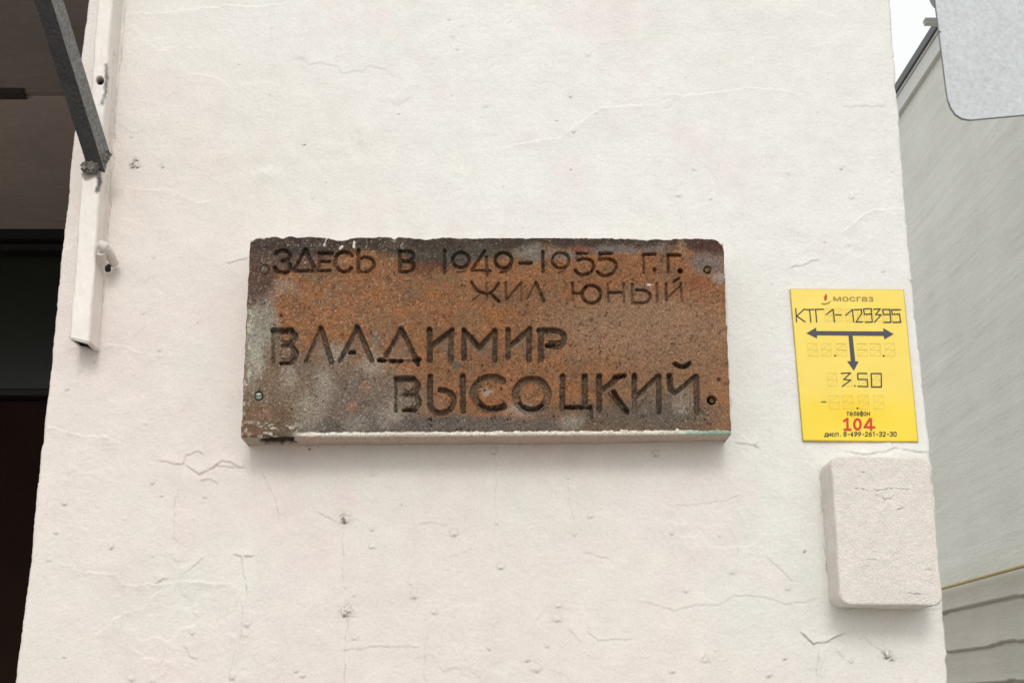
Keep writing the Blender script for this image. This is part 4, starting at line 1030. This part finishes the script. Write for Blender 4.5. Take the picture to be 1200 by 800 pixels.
# ------------------------------------------------------------------ neighbouring building on the right
XN = 1.8
def neighbour():
    p1 = PX(1053, 117, XN); p2 = PX(1098, 47, XN)
    ztop = (p1.z + p2.z) / 2
    root = empty('neighbouring_building', (XN, 4, 0), 'pale grey-green building wall receding behind the pier under a dark roof edge', 'building')
    y = np.concatenate([np.linspace(-.6, 1.2, 30)[:-1], np.linspace(1.2, 4.6, 230), np.linspace(4.6, 9, 40)[1:]])
    z = np.concatenate([np.linspace(-.02, 1.6, 30)[:-1], np.linspace(1.6, ztop, 520)])
    Yg, Zg = np.meshgrid(y, z)
    X = np.full_like(Yg, XN)
    zy = PX(1150, 681, XN).z                  # height of the yellow pipe
    H = .005 * fbm(Yg * .8, Zg * 5, 3, 3) + .0017 * fbm(Yg * 2.2 + .5 * fbm(Yg * 2, Zg * 8, 9, 2), Zg * 34 + .9 * fbm(Yg * 1.2, Zg * 2, 6, 3), 5, 4, .65) * (.25 + .9 * smooth(-.3, .5, fbm(Yg * 1.3, Zg * 6, 8, 3)))
    # lapped lower coats: each hangs over the one below with a wavy drip edge
    dk = np.zeros_like(H)
    for (pz, amp) in ((PX(1150, 707, XN).z, .006), (PX(1150, 757, XN).z, .005), (PX(1150, 800, XN).z, .006), (PX(1150, 850, XN).z, .006)):
        e = pz + .007 * fbm(Yg * 2.0, Yg * 0 + pz * 7, 11, 3) + .004 * fbm(Yg * 9, Yg * 0 + pz * 7, 13, 2)
        d = Zg - e
        H += amp * np.exp(-np.clip(d, 0, None) / .05) * (d > 0) * 1.8 - amp * 1.5 * np.exp(-np.abs(d + .004) / .006) * (d <= 0)
        dk = np.maximum(dk, np.exp(-((d + .003) / .0035) ** 2) * .38)
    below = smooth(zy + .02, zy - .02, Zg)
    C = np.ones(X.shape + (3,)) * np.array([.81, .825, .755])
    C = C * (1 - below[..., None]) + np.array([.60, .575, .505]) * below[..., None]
    C = C * (1 + .05 * fbm(Yg * .9, Zg * 3, 15, 4) + .05 * fbm(Yg * 3, Zg * 45, 17, 3))[..., None]
    pk = smooth(.1, .6, fbm(Yg * 1.1 + 4, Zg * 2.2, 19, 3))[..., None] * .5
    C = C * (1 - pk) + np.array([.79, .78, .755]) * pk
    C = C * (1 - dk[..., None]) + np.array([.16, .145, .125]) * dk[..., None]
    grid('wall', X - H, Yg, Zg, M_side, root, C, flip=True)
    box('wall_core', (XN + .02, -.6, 0), (XN + 4, 9, ztop - .09), M_fascia, root)
    # roof edge: pale fascia under a dark capping
    box('fascia', (XN - .020, -.6, ztop - .085), (XN + .3, 9, ztop - .012), M_fascia, root)
    box('fascia_drip', (XN - .026, -.6, ztop - .010), (XN + .3, 9, ztop), M_fascia, root)
    box('roof_capping', (XN - .036, -.6, ztop + .002), (XN + 4, 9, ztop + .038), M_cap, root)
    gp = tube('gas_pipe', [(XN - .045, -.6, zy), (XN - .045, 3.2, zy + .002), (XN - .045, 9, zy)], .0058, M_pipe, None, 12)
    tag(gp, 'thin yellow gas pipe running along the neighbouring grey-green wall', 'pipe')
neighbour()

# ------------------------------------------------------------------ grey sign plate at the top right, back towards us
def plate_sign():
    yS = 0.75
    k = [(1093.5, -60), (1096, 0), (1110, 108)]
    def pp(x, y): return P(x, y, yS)
    left_top = pp(1062, -340); bl = pp(1112, 141); br = pp(1460, 118); 
    # outline: left edge, rounded corner, lower edge, then up outside the frame
    a = pp(1096, 0); b = pp(1109, 104)
    c1 = pp(1111.0, 116); c2 = pp(1114.5, 126); c3 = pp(1120, 134); c4 = pp(1128, 138.8); c5 = pp(1137, 140.3); d = pp(1200, 134.5)
    dl = (d - c5).normalized(); ul = (a - b).normalized()
    W_, H_ = .62, .62
    e = c5 + dl * (W_ - .06); f = e + ul * (H_ - .03); g_ = b + ul * (H_ - .05)
    pts = [b, c1, c2, c3, c4, c5, e, e + (dl + ul * .25) * .03, e + (dl * .8 + ul) * .04 + ul * .01, f + dl * .032, f, g_ + ul * .05 + dl * .05, g_ + ul * .035 + dl * .015, g_]
    px_ = sum(p.x for p in pts) / len(pts)
    root = empty('street_sign', (px_, yS + .03, 0), 'blank grey galvanised sign plate with rounded corner at the top right', 'sign')
    extrude('plate', pts, .003, M_galv, root)
    # folded rim, a little darker
    n = len(pts); V = []; fs = []
    ctr = Vector((px_, yS, sum(p.z for p in pts) / n))
    rim = [p + (p - ctr).normalized() * .0011 for p in pts]
    V = [p + Vector((0, -.0012, 0)) for p in rim] + [p + Vector((0, -.0012, 0)) for p in pts] + [p + Vector((0, .006, 0)) for p in rim] + [p + Vector((0, .006, 0)) for p in pts]
    for i in range(n):
        j = (i + 1) % n
        fs += [(i, j, n + j, n + i), (2 * n + i, 2 * n + j, 3 * n + j, 3 * n + i), (i, j, 2 * n + j, 2 * n + i), (n + i, n + j, 3 * n + j, 3 * n + i)]
    poly_mesh('rim', V, fs, M_rim, root)
    tube('post', [(px_ + .06, yS + .045, 0), (px_ + .06, yS + .045, ctr.z + .5)], .030, M_galvedge, root, 20)
    box('clamp', (px_ - .02, yS + .004, ctr.z - .15), (px_ + .14, yS + .016, ctr.z - .12), M_galvedge, root)
    box('clamp', (px_ - .02, yS + .004, ctr.z + .15), (px_ + .14, yS + .016, ctr.z + .18), M_galvedge, root)
    tube('rivet', [P(1101.5, 37.5, yS - .0005), P(1101.5, 37.5, yS - .003)], .0014, M_frame, root, 10)
    # small round plate on the same post, seen nearly edge on
    yc = yS + .28
    cc = P(1094, -24, yc); ra = .073
    dd = Vector((.42, -.9, 0)).normalized()
    ring_ = [cc + Vector((.9, .43, 0)) * ra * math.cos(t) * .36 + Vector((0, 0, 1)) * ra * math.sin(t) for t in [2 * math.pi * k_ / 30 for k_ in range(30)]]
    extrude('side_plate', ring_, 0, M_galv, root, dirv=Vector((.004, -.003, 0)))
    q = P(1084.5, 24, yc); q2 = P(1120, 22, yc)
    extrude('side_bracket', [q, q + Vector((.075, 0, 0)), q + Vector((.075, 0, .0065)), q + Vector((0, 0, .0065))], .018, M_fascia, root)
    extrude('side_bracket_flange', [q + Vector((0, -.001, -.0075)), q + Vector((.075, -.001, -.0075)), q + Vector((.075, -.001, -.0012)), q + Vector((0, -.001, -.0012))], .014, M_fascia, root)
    box('side_arm', (q.x + .05, yS + .045, q.z - .004), (q.x + .075, yc + .02, q.z + .006), M_galvedge, root)
    box('side_arm', (q.x + .0752, yS + .04, q.z - .004), (px_ + .06, yS + .055, q.z + .006), M_galvedge, root)
plate_sign()

# ------------------------------------------------------------------ the dark entrance on the left
def entrance():
    zc = 2.90
    yb = PZ(40, 272, zc).y
    ys = PZ(40, 108, zc).y
    xl_, xr_ = -3.2, float(lx.min()) - .004
    xr2 = -.50
    root = empty('entrance_passage', (-1.8, 1, 0), 'dark recessed entrance with grimy brown ceiling and dark door left of the wall', 'doorway')
    y0 = .02
    box('lintel', (xl_, 0.0, zc), (float(lx.max()) - .02, .30, 5.2), M_plain, root)
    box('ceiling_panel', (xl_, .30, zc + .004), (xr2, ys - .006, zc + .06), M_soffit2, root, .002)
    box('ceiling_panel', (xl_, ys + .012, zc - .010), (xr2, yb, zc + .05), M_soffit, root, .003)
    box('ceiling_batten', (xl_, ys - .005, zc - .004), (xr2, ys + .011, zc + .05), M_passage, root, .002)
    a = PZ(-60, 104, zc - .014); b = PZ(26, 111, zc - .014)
    box('batten_gap', (a.x, ys - .012, zc - .012), (b.x, ys + .010, zc + .01), M_passage2, root, .003)  # solid dark strip, coloured as the shade inside an open slot
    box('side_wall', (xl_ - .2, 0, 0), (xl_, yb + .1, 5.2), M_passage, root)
    def zat(py): return P(40, py, yb).z
    t0, t1, t2, t3 = zat(273), zat(288), zat(458), zat(468)
    box('door_head', (xl_, yb - .06, zat(289)), (xr2, yb + .1, zc - .011), M_frame, root, .004)
    box('door_head_bead', (xl_, yb - .04, zat(300)), (xr2, yb + .02, zat(290)), M_frame, root, .004)
    box('transom_window', (xl_, yb, t2), (xr2, yb + .02, zat(301)), M_glass, root)
    box('transom_bar', (xl_, yb - .04, t3), (xr2, yb + .06, t2 - .001), M_frame, root, .004)
    lw = .95
    x = xr2
    k = 0
    while x > xl_ + .1:
        x2 = max(xl_, x - lw)
        lf = box('door_leaf', (x2 + .006, yb, 0), (x - .006, yb + .05, t3 - .002), M_darkwood, root, .003)
        x = x2
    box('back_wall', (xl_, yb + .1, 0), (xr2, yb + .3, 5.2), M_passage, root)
entrance()
